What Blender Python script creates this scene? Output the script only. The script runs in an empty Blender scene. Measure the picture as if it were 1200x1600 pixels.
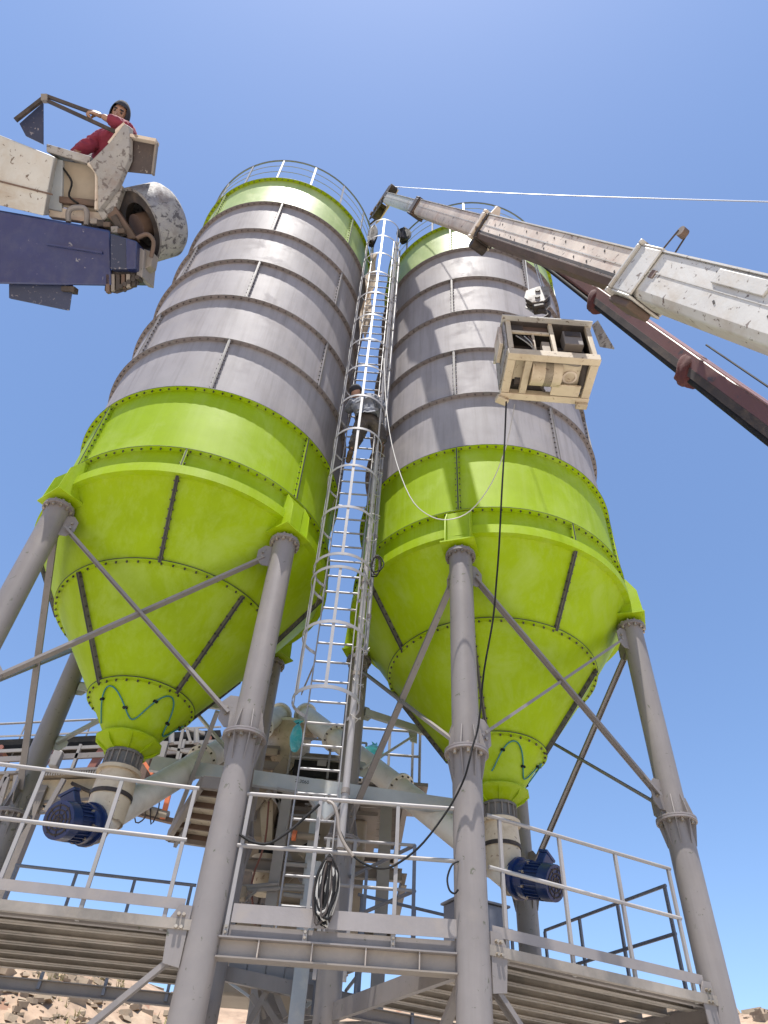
import bpy, bmesh, math, random
from mathutils import Vector, Matrix, noise
random.seed(7)
V = Vector
R_ = math.radians
sc = bpy.context.scene
col = sc.collection

# ------------------------------------------------------------------ camera, light, exposure
EYE = V((0, 0, 1.6))
RIGHT = V((0.99716011, -0.05342376, 0.05308126))
UP = V((-0.07531081, -0.70736247, 0.70282759))
FWD = V((0.0, 0.70482923, 0.70937702))
FOC = 1115.38
cam_data = bpy.data.cameras.new('camera')
cam = bpy.data.objects.new('camera', cam_data)
col.objects.link(cam)
cam_data.sensor_fit = 'VERTICAL'
cam_data.sensor_height = 36.0
cam_data.lens = FOC / 1600.0 * 36.0
cam_data.clip_start = 0.05
cam_data.clip_end = 3000
cam.matrix_world = Matrix(((RIGHT.x, UP.x, -FWD.x, EYE.x), (RIGHT.y, UP.y, -FWD.y, EYE.y),
                           (RIGHT.z, UP.z, -FWD.z, EYE.z), (0, 0, 0, 1)))
sc.camera = cam

SUN_EL, SUN_AZ = R_(76.5), R_(-101)          # azimuth from +x towards +y
SUN = V((math.cos(SUN_EL) * math.cos(SUN_AZ), math.cos(SUN_EL) * math.sin(SUN_AZ), math.sin(SUN_EL)))
world = bpy.data.worlds.new('World')
sc.world = world
world.use_nodes = True
wn = world.node_tree
wn.nodes.clear()
w_out = wn.nodes.new('ShaderNodeOutputWorld')
w_bg = wn.nodes.new('ShaderNodeBackground')
w_sky = wn.nodes.new('ShaderNodeTexSky')
w_sky.sky_type = 'NISHITA'
w_sky.sun_disc = False
w_sky.sun_elevation = SUN_EL
w_sky.sun_rotation = math.pi / 2 - SUN_AZ      # nishita rotation runs clockwise from +y
w_sky.altitude = 0
w_sky.air_density = 0.88
w_sky.dust_density = 0.45
w_sky.ozone_density = 4.0
w_bg.inputs['Strength'].default_value = 0.12
wn.links.new(w_sky.outputs[0], w_bg.inputs[0])
wn.links.new(w_bg.outputs[0], w_out.inputs[0])
sun_data = bpy.data.lights.new('sun', 'SUN')
sun_data.energy = 4.6
sun_data.angle = R_(0.53)
sun_data.color = (1.0, 0.955, 0.89)
sun = bpy.data.objects.new('sun', sun_data)
col.objects.link(sun)
sun.location = (0, 0, 60)
sun.rotation_euler = SUN.to_track_quat('Z', 'Y').to_euler()
sc.view_settings.view_transform = 'Standard'
sc.view_settings.look = 'None'
sc.view_settings.gamma = 1
sc.view_settings.use_curve_mapping = False
sc.view_settings.exposure = 1.02

# ------------------------------------------------------------------ helpers
def ray(px, py):
    return RIGHT * ((px - 600) / FOC) - UP * ((py - 800) / FOC) + FWD
def ony(px, py, Y):
    r = ray(px, py)
    return EYE + r * (Y / r.y)
def onz(px, py, z):
    r = ray(px, py)
    return EYE + r * ((z - EYE.z) / r.z)
def atd(px, py, D):
    return EYE + ray(px, py).normalized() * D
def atf(px, py, D):
    return EYE + ray(px, py) * D

ROOTLOC = {}

class MB:
    def __init__(self):
        self.v, self.f, self.s = [], [], []
    def add(self, verts, faces, smooth=False):
        o = len(self.v)
        self.v += [V(p) for p in verts]
        self.f += [tuple(i + o for i in fc) for fc in faces]
        self.s += [smooth] * len(faces)
        return self
    def box(self, c, sx, sy, sz, X=(1, 0, 0), Y=(0, 1, 0), Z=(0, 0, 1)):
        c, X, Y, Z = V(c), V(X) * sx / 2, V(Y) * sy / 2, V(Z) * sz / 2
        p = [c + X * a + Y * b + Z * d for d in (-1, 1) for a, b in ((-1, -1), (1, -1), (1, 1), (-1, 1))]
        return self.add(p, [(3, 2, 1, 0), (4, 5, 6, 7), (0, 1, 5, 4), (1, 2, 6, 5), (2, 3, 7, 6), (3, 0, 4, 7)])
    def axes(self, p, q, up):
        a = (V(q) - V(p)).normalized()
        up = V(up)
        s = a.cross(up)
        if s.length < 1e-4:
            s = a.cross(V((1, 0.3, 0)))
        s.normalize()
        return a, s, s.cross(a)
    def extr(self, p, q, poly, up=(0, 0, 1), q_scale=1.0):
        """2-d polygon (side, up) pushed from p to q"""
        p, q = V(p), V(q)
        a, s, u = self.axes(p, q, up)
        n = len(poly)
        vs = [p + s * x + u * y for x, y in poly] + [q + (s * x + u * y) * q_scale for x, y in poly]
        fs = [(i, (i + 1) % n, n + (i + 1) % n, n + i) for i in range(n)]
        fs += [tuple(range(n - 1, -1, -1)), tuple(range(n, 2 * n))]
        return self.add(vs, fs)
    def bar(self, p, q, w, h, up=(0, 0, 1)):
        return self.extr(p, q, [(-w/2, -h/2), (w/2, -h/2), (w/2, h/2), (-w/2, h/2)], up)
    def channel(self, p, q, w, h, t=0.008, up=(0, 0, 1), side=1):
        """C section: web on one side, flanges w wide, h tall"""
        k = side
        poly = [(0, -h/2), (k*w, -h/2), (k*w, -h/2+t), (k*t, -h/2+t), (k*t, h/2-t), (k*w, h/2-t), (k*w, h/2), (0, h/2)]
        if k < 0:
            poly = poly[::-1]
        return self.extr(p, q, poly, up)
    def angle(self, p, q, w, t=0.008, up=(0, 0, 1), side=1):
        poly = [(0, 0), (side*w, 0), (side*w, t), (side*t, t), (side*t, w), (0, w)]
        if side < 0:
            poly = poly[::-1]
        return self.extr(p, q, poly, up)
    def tube(self, p, q, r, n=12, r2=None, cap=True):
        p, q = V(p), V(q)
        r2 = r if r2 is None else r2
        a, s, u = self.axes(p, q, (0, 0, 1))
        ang = [2 * math.pi * i / n for i in range(n)]
        c = [s * math.cos(t) + u * math.sin(t) for t in ang]
        vs = [p + d * r for d in c] + [q + d * r2 for d in c]
        self.add(vs, [(i, (i+1) % n, n + (i+1) % n, n + i) for i in range(n)], True)
        if cap:
            self.add(vs, [tuple(range(n-1, -1, -1)), tuple(range(n, 2*n))])
        return self
    def ringtube(self, p, q, ro, ri, n=16):
        """hollow disc / pipe"""
        p, q = V(p), V(q)
        a, s, u = self.axes(p, q, (0, 0, 1))
        vs = []
        for b, r in ((p, ro), (q, ro), (q, ri), (p, ri)):
            vs += [b + (s * math.cos(2*math.pi*i/n) + u * math.sin(2*math.pi*i/n)) * r for i in range(n)]
        for k in range(4):
            o, m = k * n, ((k + 1) % 4) * n
            self.add(vs, [(o+i, o+(i+1) % n, m+(i+1) % n, m+i) for i in range(n)], k in (0, 2))
        return self
    def path(self, pts, r, n=6, smooth=3):
        pts = [V(p) for p in pts]
        if smooth > 1 and len(pts) > 2:
            out = []
            for i in range(len(pts) - 1):
                p0 = pts[max(i-1, 0)]; p1 = pts[i]; p2 = pts[i+1]; p3 = pts[min(i+2, len(pts)-1)]
                for k in range(smooth):
                    t = k / smooth
                    out.append(0.5 * ((2*p1) + (p2-p0)*t + (2*p0-5*p1+4*p2-p3)*t*t + (3*p1-p0-3*p2+p3)*t**3))
            out.append(pts[-1])
            pts = out
        vs, fs = [], []
        prev = None
        for i, p in enumerate(pts):
            t = (pts[min(i+1, len(pts)-1)] - pts[max(i-1, 0)]).normalized()
            if prev is None:
                s = t.cross(V((0, 0, 1)))
                if s.length < 1e-3:
                    s = t.cross(V((1, 0, 0)))
            else:
                s = prev - t * prev.dot(t)
            s.normalize(); prev = s
            u = t.cross(s)
            vs += [p + (s * math.cos(2*math.pi*k/n) + u * math.sin(2*math.pi*k/n)) * r for k in range(n)]
        for i in range(len(pts) - 1):
            fs += [(i*n+k, i*n+(k+1) % n, (i+1)*n+(k+1) % n, (i+1)*n+k) for k in range(n)]
        self.add(vs, fs, True)
        L = len(vs)
        self.add(vs[:n] + vs[L-n:], [tuple(range(n-1, -1, -1)), tuple(range(n, 2*n))])
        return self
    def rev(self, c, prof, a0=0, a1=2*math.pi, n=48, closed=False, smooth=True, caps=True):
        """revolve profile segments (r,z); every segment its own strip so corners stay crisp"""
        full = abs(a1 - a0 - 2*math.pi) < 1e-6
        segs = list(zip(prof[:-1], prof[1:])) + ([(prof[-1], prof[0])] if closed else [])
        m = n if full else n + 1
        for (ra, za), (rb, zb) in segs:
            vs = []
            for r, z in ((ra, za), (rb, zb)):
                vs += [V((c[0] + r*math.cos(a0+(a1-a0)*i/n), c[1] + r*math.sin(a0+(a1-a0)*i/n), z)) for i in range(m)]
            self.add(vs, [(i, (i+1) % m, m + (i+1) % m, m + i) for i in range(n)], smooth)
        if closed and caps and not full:
            for a, fl in ((a0, 0), (a1, 1)):
                vs = [V((c[0] + r*math.cos(a), c[1] + r*math.sin(a), z)) for r, z in prof]
                k = tuple(range(len(prof)))
                self.add(vs, [k if fl else k[::-1]])
        return self
    def prism(self, pts, vec):
        pts = [V(p) for p in pts]
        vec = V(vec)
        n = len(pts)
        vs = pts + [p + vec for p in pts]
        return self.add(vs, [(i, (i+1) % n, n + (i+1) % n, n + i) for i in range(n)] + [tuple(range(n-1, -1, -1)), tuple(range(n, 2*n))])
    def ball(self, c, r, n=10, m=6, sq=(1, 1, 1)):
        c = V(c)
        vs, fs = [], []
        for j in range(m + 1):
            t = math.pi * j / m
            for i in range(n):
                a = 2*math.pi*i/n
                vs.append(c + V((math.sin(t)*math.cos(a)*r*sq[0], math.sin(t)*math.sin(a)*r*sq[1], math.cos(t)*r*sq[2])))
        for j in range(m):
            fs += [(j*n+i, (j+1)*n+i, (j+1)*n+(i+1) % n, j*n+(i+1) % n) for i in range(n)]
        return self.add(vs, fs, True)
    def hexbolt(self, p, d, r=0.012, h=0.014):
        return self.tube(V(p), V(p) + V(d).normalized() * h, r, 6)
    def build(self, name, m, parent=None, kind=None, bevel=0, label=None):
        me = bpy.data.meshes.new(name)
        lo = V((min(p.x for p in self.v), min(p.y for p in self.v), min(p.z for p in self.v)))
        hi = V((max(p.x for p in self.v), max(p.y for p in self.v), max(p.z for p in self.v)))
        c = (lo + hi) / 2
        me.from_pydata([tuple(p - c) for p in self.v], [], self.f)
        me.polygons.foreach_set('use_smooth', self.s)
        bm = bmesh.new(); bm.from_mesh(me)
        bmesh.ops.remove_doubles(bm, verts=bm.verts, dist=1e-5)
        bmesh.ops.recalc_face_normals(bm, faces=bm.faces)
        bm.to_mesh(me); bm.free()
        me.set_sharp_from_angle(angle=R_(38))
        me.materials.append(m)
        return place(name, me, c, parent, kind, bevel, label)

def place(name, me, c, parent=None, kind=None, bevel=0, label=None):
    o = bpy.data.objects.new(name, me)
    col.objects.link(o)
    if parent is not None:
        o.parent = parent
        o.location = V(c) - ROOTLOC[parent.name]
    else:
        o.location = V(c)
    ROOTLOC[o.name] = V(c)
    if kind:
        o['kind'] = kind
    if label:
        o['label'] = label
    if bevel:
        b = o.modifiers.new('bevel', 'BEVEL')
        b.width = bevel; b.segments = 2; b.limit_method = 'ANGLE'; b.angle_limit = R_(40)
    return o

def thing(name, label, cat, loc, group=None):
    o = bpy.data.objects.new(name, None)
    o.empty_display_size = 0.3
    col.objects.link(o)
    o.location = V(loc)
    ROOTLOC[o.name] = V(loc)
    return tag(o, label, cat, group)
def tag(o, label=None, cat=None, group=None, kind=None):
    if label: o['label'] = label
    if cat: o['category'] = cat
    if group: o['group'] = group
    if kind: o['kind'] = kind
    return o

# ------------------------------------------------------------------ materials
def lin(c):
    return tuple(((x / 255) / 12.92 if x / 255 <= 0.04045 else ((x / 255 + 0.055) / 1.055) ** 2.4) for x in c)
def mat(name, rgb, rough=0.5, metal=0.0, dirt=None, dirt_amt=0.35, dirt_scale=2.0, streak=0.0, streak_rgb=None,
        speck=None, speck_amt=0.0, speck_scale=25, vary=0.06, bump=0.02, bump_scale=40, coat=0.0, spec=0.5, dent=0.0):
    m = bpy.data.materials.new(name)
    m.use_nodes = True
    nt = m.node_tree
    N, L = nt.nodes, nt.links
    b = N['Principled BSDF']
    geo = N.new('ShaderNodeNewGeometry')
    pos = geo.outputs['Position']
    def tex(scale, detail=5, roughn=0.6, vec=None, dist=0.0):
        t = N.new('ShaderNodeTexNoise')
        t.inputs['Scale'].default_value = scale
        t.inputs['Detail'].default_value = detail
        t.inputs['Roughness'].default_value = roughn
        t.inputs['Distortion'].default_value = dist
        L.new(vec if vec is not None else pos, t.inputs['Vector'])
        return t.outputs['Fac']
    def ramp(x, a, bb, to0=0.0, to1=1.0):
        r = N.new('ShaderNodeMapRange')
        r.inputs['From Min'].default_value = a; r.inputs['From Max'].default_value = bb
        r.inputs['To Min'].default_value = to0; r.inputs['To Max'].default_value = to1
        L.new(x, r.inputs['Value'])
        return r.outputs['Result']
    def mix(fac, c1, c2):
        x = N.new('ShaderNodeMix'); x.data_type = 'RGBA'
        for s, c in (('A', c1), ('B', c2)):
            i = [k for k in x.inputs if k.name == s and k.type == 'RGBA'][0]
            if isinstance(c, tuple): i.default_value = (*c, 1)
            else: L.new(c, i)
        if isinstance(fac, float): x.inputs['Factor'].default_value = fac
        else: L.new(fac, x.inputs['Factor'])
        return [k for k in x.outputs if k.type == 'RGBA'][0]
    dark = tuple(c * (1 - vary * 2.2) for c in rgb)
    lite = tuple(min(1, c * (1 + vary * 1.6)) for c in rgb)
    c = mix(ramp(tex(1.3, 6, 0.65), 0.3, 0.7), dark, lite)
    oi = N.new('ShaderNodeObjectInfo')
    hsv = N.new('ShaderNodeHueSaturation')
    L.new(ramp(oi.outputs['Random'], 0, 1, 1 - vary, 1 + vary), hsv.inputs['Value'])
    L.new(c, hsv.inputs['Color'])
    c = hsv.outputs['Color']
    rgh = None
    if streak:
        mp = N.new('ShaderNodeMapping'); mp.inputs['Scale'].default_value = (9, 9, 0.5)
        L.new(pos, mp.inputs['Vector'])
        s = ramp(tex(1.0, 5, 0.7, mp.outputs[0]), 0.46, 0.72, 0, streak)
        c = mix(s, c, streak_rgb or dark)
    if dirt:
        d = ramp(tex(dirt_scale, 8, 0.68, None, 0.4), 0.5, 0.74, 0, dirt_amt)
        c = mix(d, c, dirt)
        rgh = ramp(d, 0, 1, rough, min(1, rough + 0.35))
    if speck:
        s = ramp(tex(speck_scale, 4, 0.6, None, 0.6), 0.66 - 0.12 * speck_amt, 0.7 - 0.1 * speck_amt, 0, 0.9)
        c = mix(s, c, speck)
    L.new(c, b.inputs['Base Color'])
    if rgh is not None: L.new(rgh, b.inputs['Roughness'])
    else: b.inputs['Roughness'].default_value = rough
    b.inputs['Metallic'].default_value = metal
    b.inputs['Specular IOR Level'].default_value = spec
    if coat: b.inputs['Coat Weight'].default_value = coat
    if bump or dent:
        h = tex(bump_scale, 4)
        bp = N.new('ShaderNodeBump')
        bp.inputs['Strength'].default_value = bump * 5
        bp.inputs['Distance'].default_value = 0.01
        L.new(h, bp.inputs['Height'])
        last = bp
        if dent:
            bp2 = N.new('ShaderNodeBump')
            bp2.inputs['Strength'].default_value = 1.0
            bp2.inputs['Distance'].default_value = dent
            L.new(tex(1.6, 2, 0.5), bp2.inputs['Height'])
            L.new(bp.outputs[0], bp2.inputs['Normal'])
            last = bp2
        L.new(last.outputs[0], b.inputs['Normal'])
    return m

M_GREEN = mat('green_paint', (0.262, 0.372, 0.003), 0.5, spec=0.14, dirt=(0.33, 0.43, 0.085), dirt_amt=0.75, dirt_scale=1.5, streak=0.45, streak_rgb=(0.31, 0.41, 0.06), vary=0.05, bump=0.01, dent=0.007)  # pale streaks: reflections on the cones put into the colour, with dust runs
M_GREEN_T = mat('sky_sheen_green_paint', (0.31, 0.40, 0.12), 0.45, spec=0.3, dirt=(0.42, 0.48, 0.22), dirt_amt=0.8, dirt_scale=1.6, streak=0.5, streak_rgb=(0.40, 0.47, 0.19), vary=0.06, bump=0.01, dent=0.007)  # paler green: sky sheen on the top course put into the colour
M_GREY = mat('grey_silo_paint', (0.288, 0.266, 0.266), 0.6, spec=0.12, dirt=(0.32, 0.29, 0.275), dirt_amt=0.8, dirt_scale=1.4, streak=0.5, streak_rgb=(0.155, 0.135, 0.13), vary=0.05, bump=0.01, dent=0.007)
M_STEEL = mat('grey_steel_paint', (0.203, 0.182, 0.174), 0.45, spec=0.3, dirt=(0.25, 0.22, 0.195), dirt_amt=0.45, dirt_scale=2.0, streak=0.25, streak_rgb=(0.125, 0.105, 0.095), speck=(0.10, 0.10, 0.07), speck_amt=0.12, speck_scale=14, vary=0.06, bump=0.01)
M_STEEL_D = mat('dusty_steel', (0.20, 0.172, 0.152), 0.6, dirt=(0.26, 0.215, 0.165), dirt_amt=0.6, dirt_scale=2.4, streak=0.2, vary=0.1)
M_PLANK = mat('dusty_plank_steel', (0.27, 0.235, 0.20), 0.6, dirt=(0.36, 0.30, 0.24), dirt_amt=0.6, dirt_scale=2.0, streak=0.2, vary=0.22)
M_FLANGE = mat('flange_dusty_grey', (0.195, 0.168, 0.166), 0.55, dirt=(0.14, 0.17, 0.15), dirt_amt=0.5, dirt_scale=9, vary=0.08)
M_GASKET = mat('black_gasket', (0.03, 0.03, 0.027), 0.7, dirt=(0.10, 0.09, 0.07), dirt_amt=0.5, dirt_scale=8, vary=0.2)
M_SEAM_D = mat('dark_sealant_seam', (0.085, 0.075, 0.06), 0.6, dirt=(0.22, 0.19, 0.14), dirt_amt=0.6, dirt_scale=10, vary=0.2)
M_BOLT = mat('bolt_dark', (0.075, 0.06, 0.048), 0.5, 0.3, vary=0.3, bump=0)
M_BOLT_G = mat('bolt_painted_grey', (0.12, 0.10, 0.095), 0.5, 0.1, vary=0.3, bump=0)
M_BOLT_Z = mat('bolt_zinc', (0.34, 0.29, 0.23), 0.45, 0.5, dirt=(0.20, 0.12, 0.07), dirt_amt=0.6, dirt_scale=30, vary=0.2, bump=0)
M_GALV = mat('galvanized_tube', (0.255, 0.247, 0.25), 0.48, 0.05, dirt=(0.42, 0.37, 0.33), dirt_amt=0.5, dirt_scale=6, vary=0.08, bump=0.01)
M_RAIL = mat('pale_grey_rail', (0.28, 0.262, 0.258), 0.45, spec=0.25, dirt=(0.26, 0.27, 0.235), dirt_amt=0.5, dirt_scale=5, vary=0.08, bump=0.01)
M_RAIL_B = mat('blue_grey_rail', (0.13, 0.135, 0.16), 0.5, vary=0.08, bump=0.01)
M_WHITE = mat('white_crane_paint', (0.47, 0.45, 0.415), 0.5, dirt=(0.31, 0.245, 0.175), dirt_amt=0.75, dirt_scale=2.2, streak=0.3, streak_rgb=(0.36, 0.27, 0.19), speck=(0.10, 0.065, 0.045), speck_amt=0.35, speck_scale=16, vary=0.06)
M_TAN = mat('weathered_tan_paint', (0.62, 0.52, 0.42), 0.55, dirt=(0.32, 0.165, 0.12), dirt_amt=0.6, dirt_scale=3.0, streak=0.5, streak_rgb=(0.45, 0.38, 0.32), speck=(0.13, 0.09, 0.065), speck_amt=0.3, speck_scale=11, vary=0.12)
M_RUST = mat('rusty_brown', (0.115, 0.07, 0.05), 0.65, dirt=(0.06, 0.06, 0.045), dirt_amt=0.7, dirt_scale=3, vary=0.15)
M_DARK = mat('dark_grease_and_shade', (0.05, 0.041, 0.038), 0.6, 0.0, spec=0.2, dirt=(0.15, 0.11, 0.085), dirt_amt=0.6, dirt_scale=5, vary=0.2)  # greasy steel, also the colour of the shade strips and sheets
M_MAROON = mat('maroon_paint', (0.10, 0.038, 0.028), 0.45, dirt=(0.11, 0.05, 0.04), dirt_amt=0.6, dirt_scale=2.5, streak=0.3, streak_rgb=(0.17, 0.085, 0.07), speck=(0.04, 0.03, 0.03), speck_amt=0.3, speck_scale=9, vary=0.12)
M_MAROON_L = mat('sunlit_maroon_top', (0.30, 0.16, 0.13), 0.45, dirt=(0.24, 0.11, 0.08), dirt_amt=0.6, dirt_scale=3, vary=0.1)  # sun on the boom top put into a lighter maroon
M_BLUE = mat('navy_blue_paint', (0.013, 0.022, 0.095), 0.32, dirt=(0.026, 0.034, 0.095), dirt_amt=0.5, dirt_scale=2.0, streak=0.4, streak_rgb=(0.06, 0.065, 0.11), speck=(0.20, 0.20, 0.22), speck_amt=0.03, speck_scale=11, vary=0.1, bump=0.01, coat=0.2)
M_NAVY_D = mat('speckled_navy_plate', (0.018, 0.025, 0.06), 0.5, speck=(0.20, 0.18, 0.20), speck_amt=0.25, speck_scale=32, vary=0.1)
M_PEEL = mat('peeling_white_paint', (0.32, 0.30, 0.28), 0.65, dirt=(0.20, 0.145, 0.115), dirt_amt=0.85, dirt_scale=5, streak=0.5, streak_rgb=(0.20, 0.19, 0.21), speck=(0.10, 0.08, 0.075), speck_amt=0.95, speck_scale=15, vary=0.12, bump=0.04)
M_DRUM = mat('dirty_peeling_drum', (0.27, 0.26, 0.25), 0.7, dirt=(0.085, 0.06, 0.055), dirt_amt=0.95, dirt_scale=4.5, streak=0.6, streak_rgb=(0.10, 0.11, 0.17), speck=(0.05, 0.045, 0.05), speck_amt=0.9, speck_scale=19, vary=0.15, bump=0.05)
M_BEAM = mat('dusty_beam_web', (0.30, 0.255, 0.22), 0.6, dirt=(0.42, 0.35, 0.28), dirt_amt=0.7, dirt_scale=3, vary=0.1)
M_TOE = mat('toe_board_paint', (0.235, 0.213, 0.208), 0.5, spec=0.25, dirt=(0.29, 0.25, 0.215), dirt_amt=0.7, dirt_scale=3, streak=0.3, vary=0.06)
M_VALVE = mat('dusty_grey_valve', (0.11, 0.105, 0.10), 0.6, dirt=(0.25, 0.215, 0.17), dirt_amt=0.7, dirt_scale=9, vary=0.15)
M_CREAM = mat('cream_dusty_paint', (0.50, 0.415, 0.30), 0.55, dirt=(0.30, 0.21, 0.14), dirt_amt=0.6, dirt_scale=4, speck=(0.22, 0.15, 0.10), speck_amt=0.2, speck_scale=16, vary=0.1)
M_CREAM_W = mat('off_white_screw_tube', (0.68, 0.64, 0.575), 0.45, dirt=(0.37, 0.32, 0.26), dirt_amt=0.5, dirt_scale=3, streak=0.2, vary=0.06)
M_TANBOX = mat('dusty_tan_hopper', (0.30, 0.245, 0.185), 0.6, dirt=(0.21, 0.165, 0.12), dirt_amt=0.6, dirt_scale=2.5, vary=0.1)
M_MOTOR = mat('blue_motor_paint', (0.008, 0.024, 0.10), 0.36, dirt=(0.05, 0.065, 0.105), dirt_amt=0.5, dirt_scale=6, vary=0.1, coat=0.2)
M_BLACK = mat('black_rubber', (0.016, 0.016, 0.017), 0.7, spec=0.12, dirt=(0.07, 0.06, 0.055), dirt_amt=0.5, dirt_scale=5, vary=0.15)
M_WIRE = mat('steel_wire', (0.58, 0.57, 0.56), 0.4, 0.3, vary=0.05, bump=0)
M_CABW = mat('pale_grey_cable', (0.36, 0.34, 0.31), 0.5, vary=0.05, bump=0)
M_HOSE = mat('teal_air_hose', (0.012, 0.16, 0.16), 0.35, vary=0.08, bump=0)
M_BAG = mat('turquoise_plastic_bag', (0.08, 0.52, 0.62), 0.3, vary=0.25, dirt=(0.45, 0.72, 0.76), dirt_amt=0.7, dirt_scale=14, bump=0.06, bump_scale=30)
M_ORANGE = mat('orange_paint', (0.75, 0.20, 0.08), 0.5, vary=0.1)
M_REDB = mat('red_brown_bracket', (0.23, 0.085, 0.06), 0.55, vary=0.15)
M_TEALST = mat('grey_green_steel', (0.33, 0.345, 0.32), 0.5, dirt=(0.42, 0.40, 0.36), dirt_amt=0.4, dirt_scale=3, vary=0.08)  # grey green of the back ties and knee braces
M_BLUEST = mat('pale_blue_steel', (0.36, 0.38, 0.40), 0.5, dirt=(0.48, 0.44, 0.38), dirt_amt=0.6, dirt_scale=4, streak=0.3, vary=0.08)
M_SKIN = mat('skin', (0.30, 0.165, 0.11), 0.5, vary=0.08, bump=0.01)
M_RED = mat('red_cotton', (0.22, 0.022, 0.045), 0.85, vary=0.15, bump=0.04, bump_scale=90)
M_HOOD = mat('dark_knit', (0.02, 0.02, 0.026), 0.9, vary=0.2, bump=0.05, bump_scale=120)
M_SHIRT = mat('grey_white_shirt', (0.15, 0.155, 0.175), 0.85, dirt=(0.36, 0.37, 0.40), dirt_amt=0.6, dirt_scale=7, vary=0.15, bump=0.03)
M_TROUSER = mat('dark_trousers', (0.055, 0.045, 0.04), 0.85, dirt=(0.20, 0.17, 0.14), dirt_amt=0.5, dirt_scale=8, vary=0.2)
M_BOOT = mat('brown_boots', (0.10, 0.06, 0.035), 0.6, vary=0.2)
M_CAB = mat('slate_cabinet_paint', (0.145, 0.15, 0.18), 0.45, dirt=(0.24, 0.24, 0.26), dirt_amt=0.4, dirt_scale=3, vary=0.06)

# ------------------------------------------------------------------ ground and hills: one sheet
def smooth(a, b, x):
    t = max(0.0, min(1.0, (x - a) / (b - a)))
    return t * t * (3 - 2 * t)
def terrain(x, y):
    r = math.hypot(x, y - 8)
    az = math.atan2(y, x)
    rr = math.hypot(x, y)
    n1 = noise.noise(V((x * 0.035, y * 0.035, 3.1)))
    n2 = noise.noise(V((x * 0.16, y * 0.16, 7.7)))
    n3 = noise.noise(V((x * 0.6, y * 0.6, 1.3)))
    front = smooth(-0.4, 0.5, math.sin(az))
    rise = smooth(22, 52, rr) * front
    crest = (11.0 + 3.8 * smooth(0.20, 0.40, -math.cos(az)))
    h = rise * crest + smooth(52, 140, rr) * front * 0.5
    h += rise * (n1 * 1.6 + n2 * 0.8 + n3 * 0.28) + 0.03 * n2
    return h
def build_ground():
    rs = [0]
    r = 3.0
    while r < 900:
        rs.append(r)
        r += 0.9 if 20 < r < 62 else max(1.2, r * 0.12)
    n = 260
    vs = [(0, 0, 0)]
    for r in rs[1:]:
        for i in range(n):
            a = 2 * math.pi * i / n
            x, y = r * math.cos(a), r * math.sin(a)
            vs.append((x, y, terrain(x, y)))
    fs = [(0, 1 + i, 1 + (i + 1) % n) for i in range(n)]
    for k in range(len(rs) - 2):
        o, p = 1 + k * n, 1 + (k + 1) * n
        fs += [(o + i, p + i, p + (i + 1) % n, o + (i + 1) % n) for i in range(n)]
    me = bpy.data.meshes.new('ground')
    me.from_pydata(vs, [], fs)
    me.polygons.foreach_set('use_smooth', [True] * len(fs))
    g = mat('dry_rocky_soil', (0.27, 0.19, 0.13), 0.95, dirt=(0.40, 0.33, 0.235), dirt_amt=0.8, dirt_scale=0.35, speck=(0.20, 0.105, 0.065), speck_amt=0.35, speck_scale=0.9, vary=0.14, bump=0.1, bump_scale=3)
    me.materials.append(g)
    o = bpy.data.objects.new('ground', me)
    col.objects.link(o)
    o['kind'] = 'structure'
build_ground()
bounce_ground = MB()  # unseen pale ground disc, added to bounce light onto cones and walls
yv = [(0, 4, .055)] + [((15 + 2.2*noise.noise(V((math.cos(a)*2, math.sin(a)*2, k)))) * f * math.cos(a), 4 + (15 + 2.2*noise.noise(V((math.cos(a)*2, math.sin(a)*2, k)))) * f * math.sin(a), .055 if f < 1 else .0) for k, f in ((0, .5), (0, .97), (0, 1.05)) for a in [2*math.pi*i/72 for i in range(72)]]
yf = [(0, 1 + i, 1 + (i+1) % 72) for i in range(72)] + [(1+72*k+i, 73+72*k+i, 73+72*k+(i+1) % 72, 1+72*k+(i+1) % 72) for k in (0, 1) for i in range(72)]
bounce_ground.add(yv, yf)
yo = bounce_ground.build('bounce_ground', mat('pale_bounce_ground', (0.56, 0.525, 0.46), 0.95, dirt=(0.44, 0.37, 0.29), dirt_amt=0.7, dirt_scale=0.5, vary=0.08, bump=0.08, bump_scale=9), None, 'structure')
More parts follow.
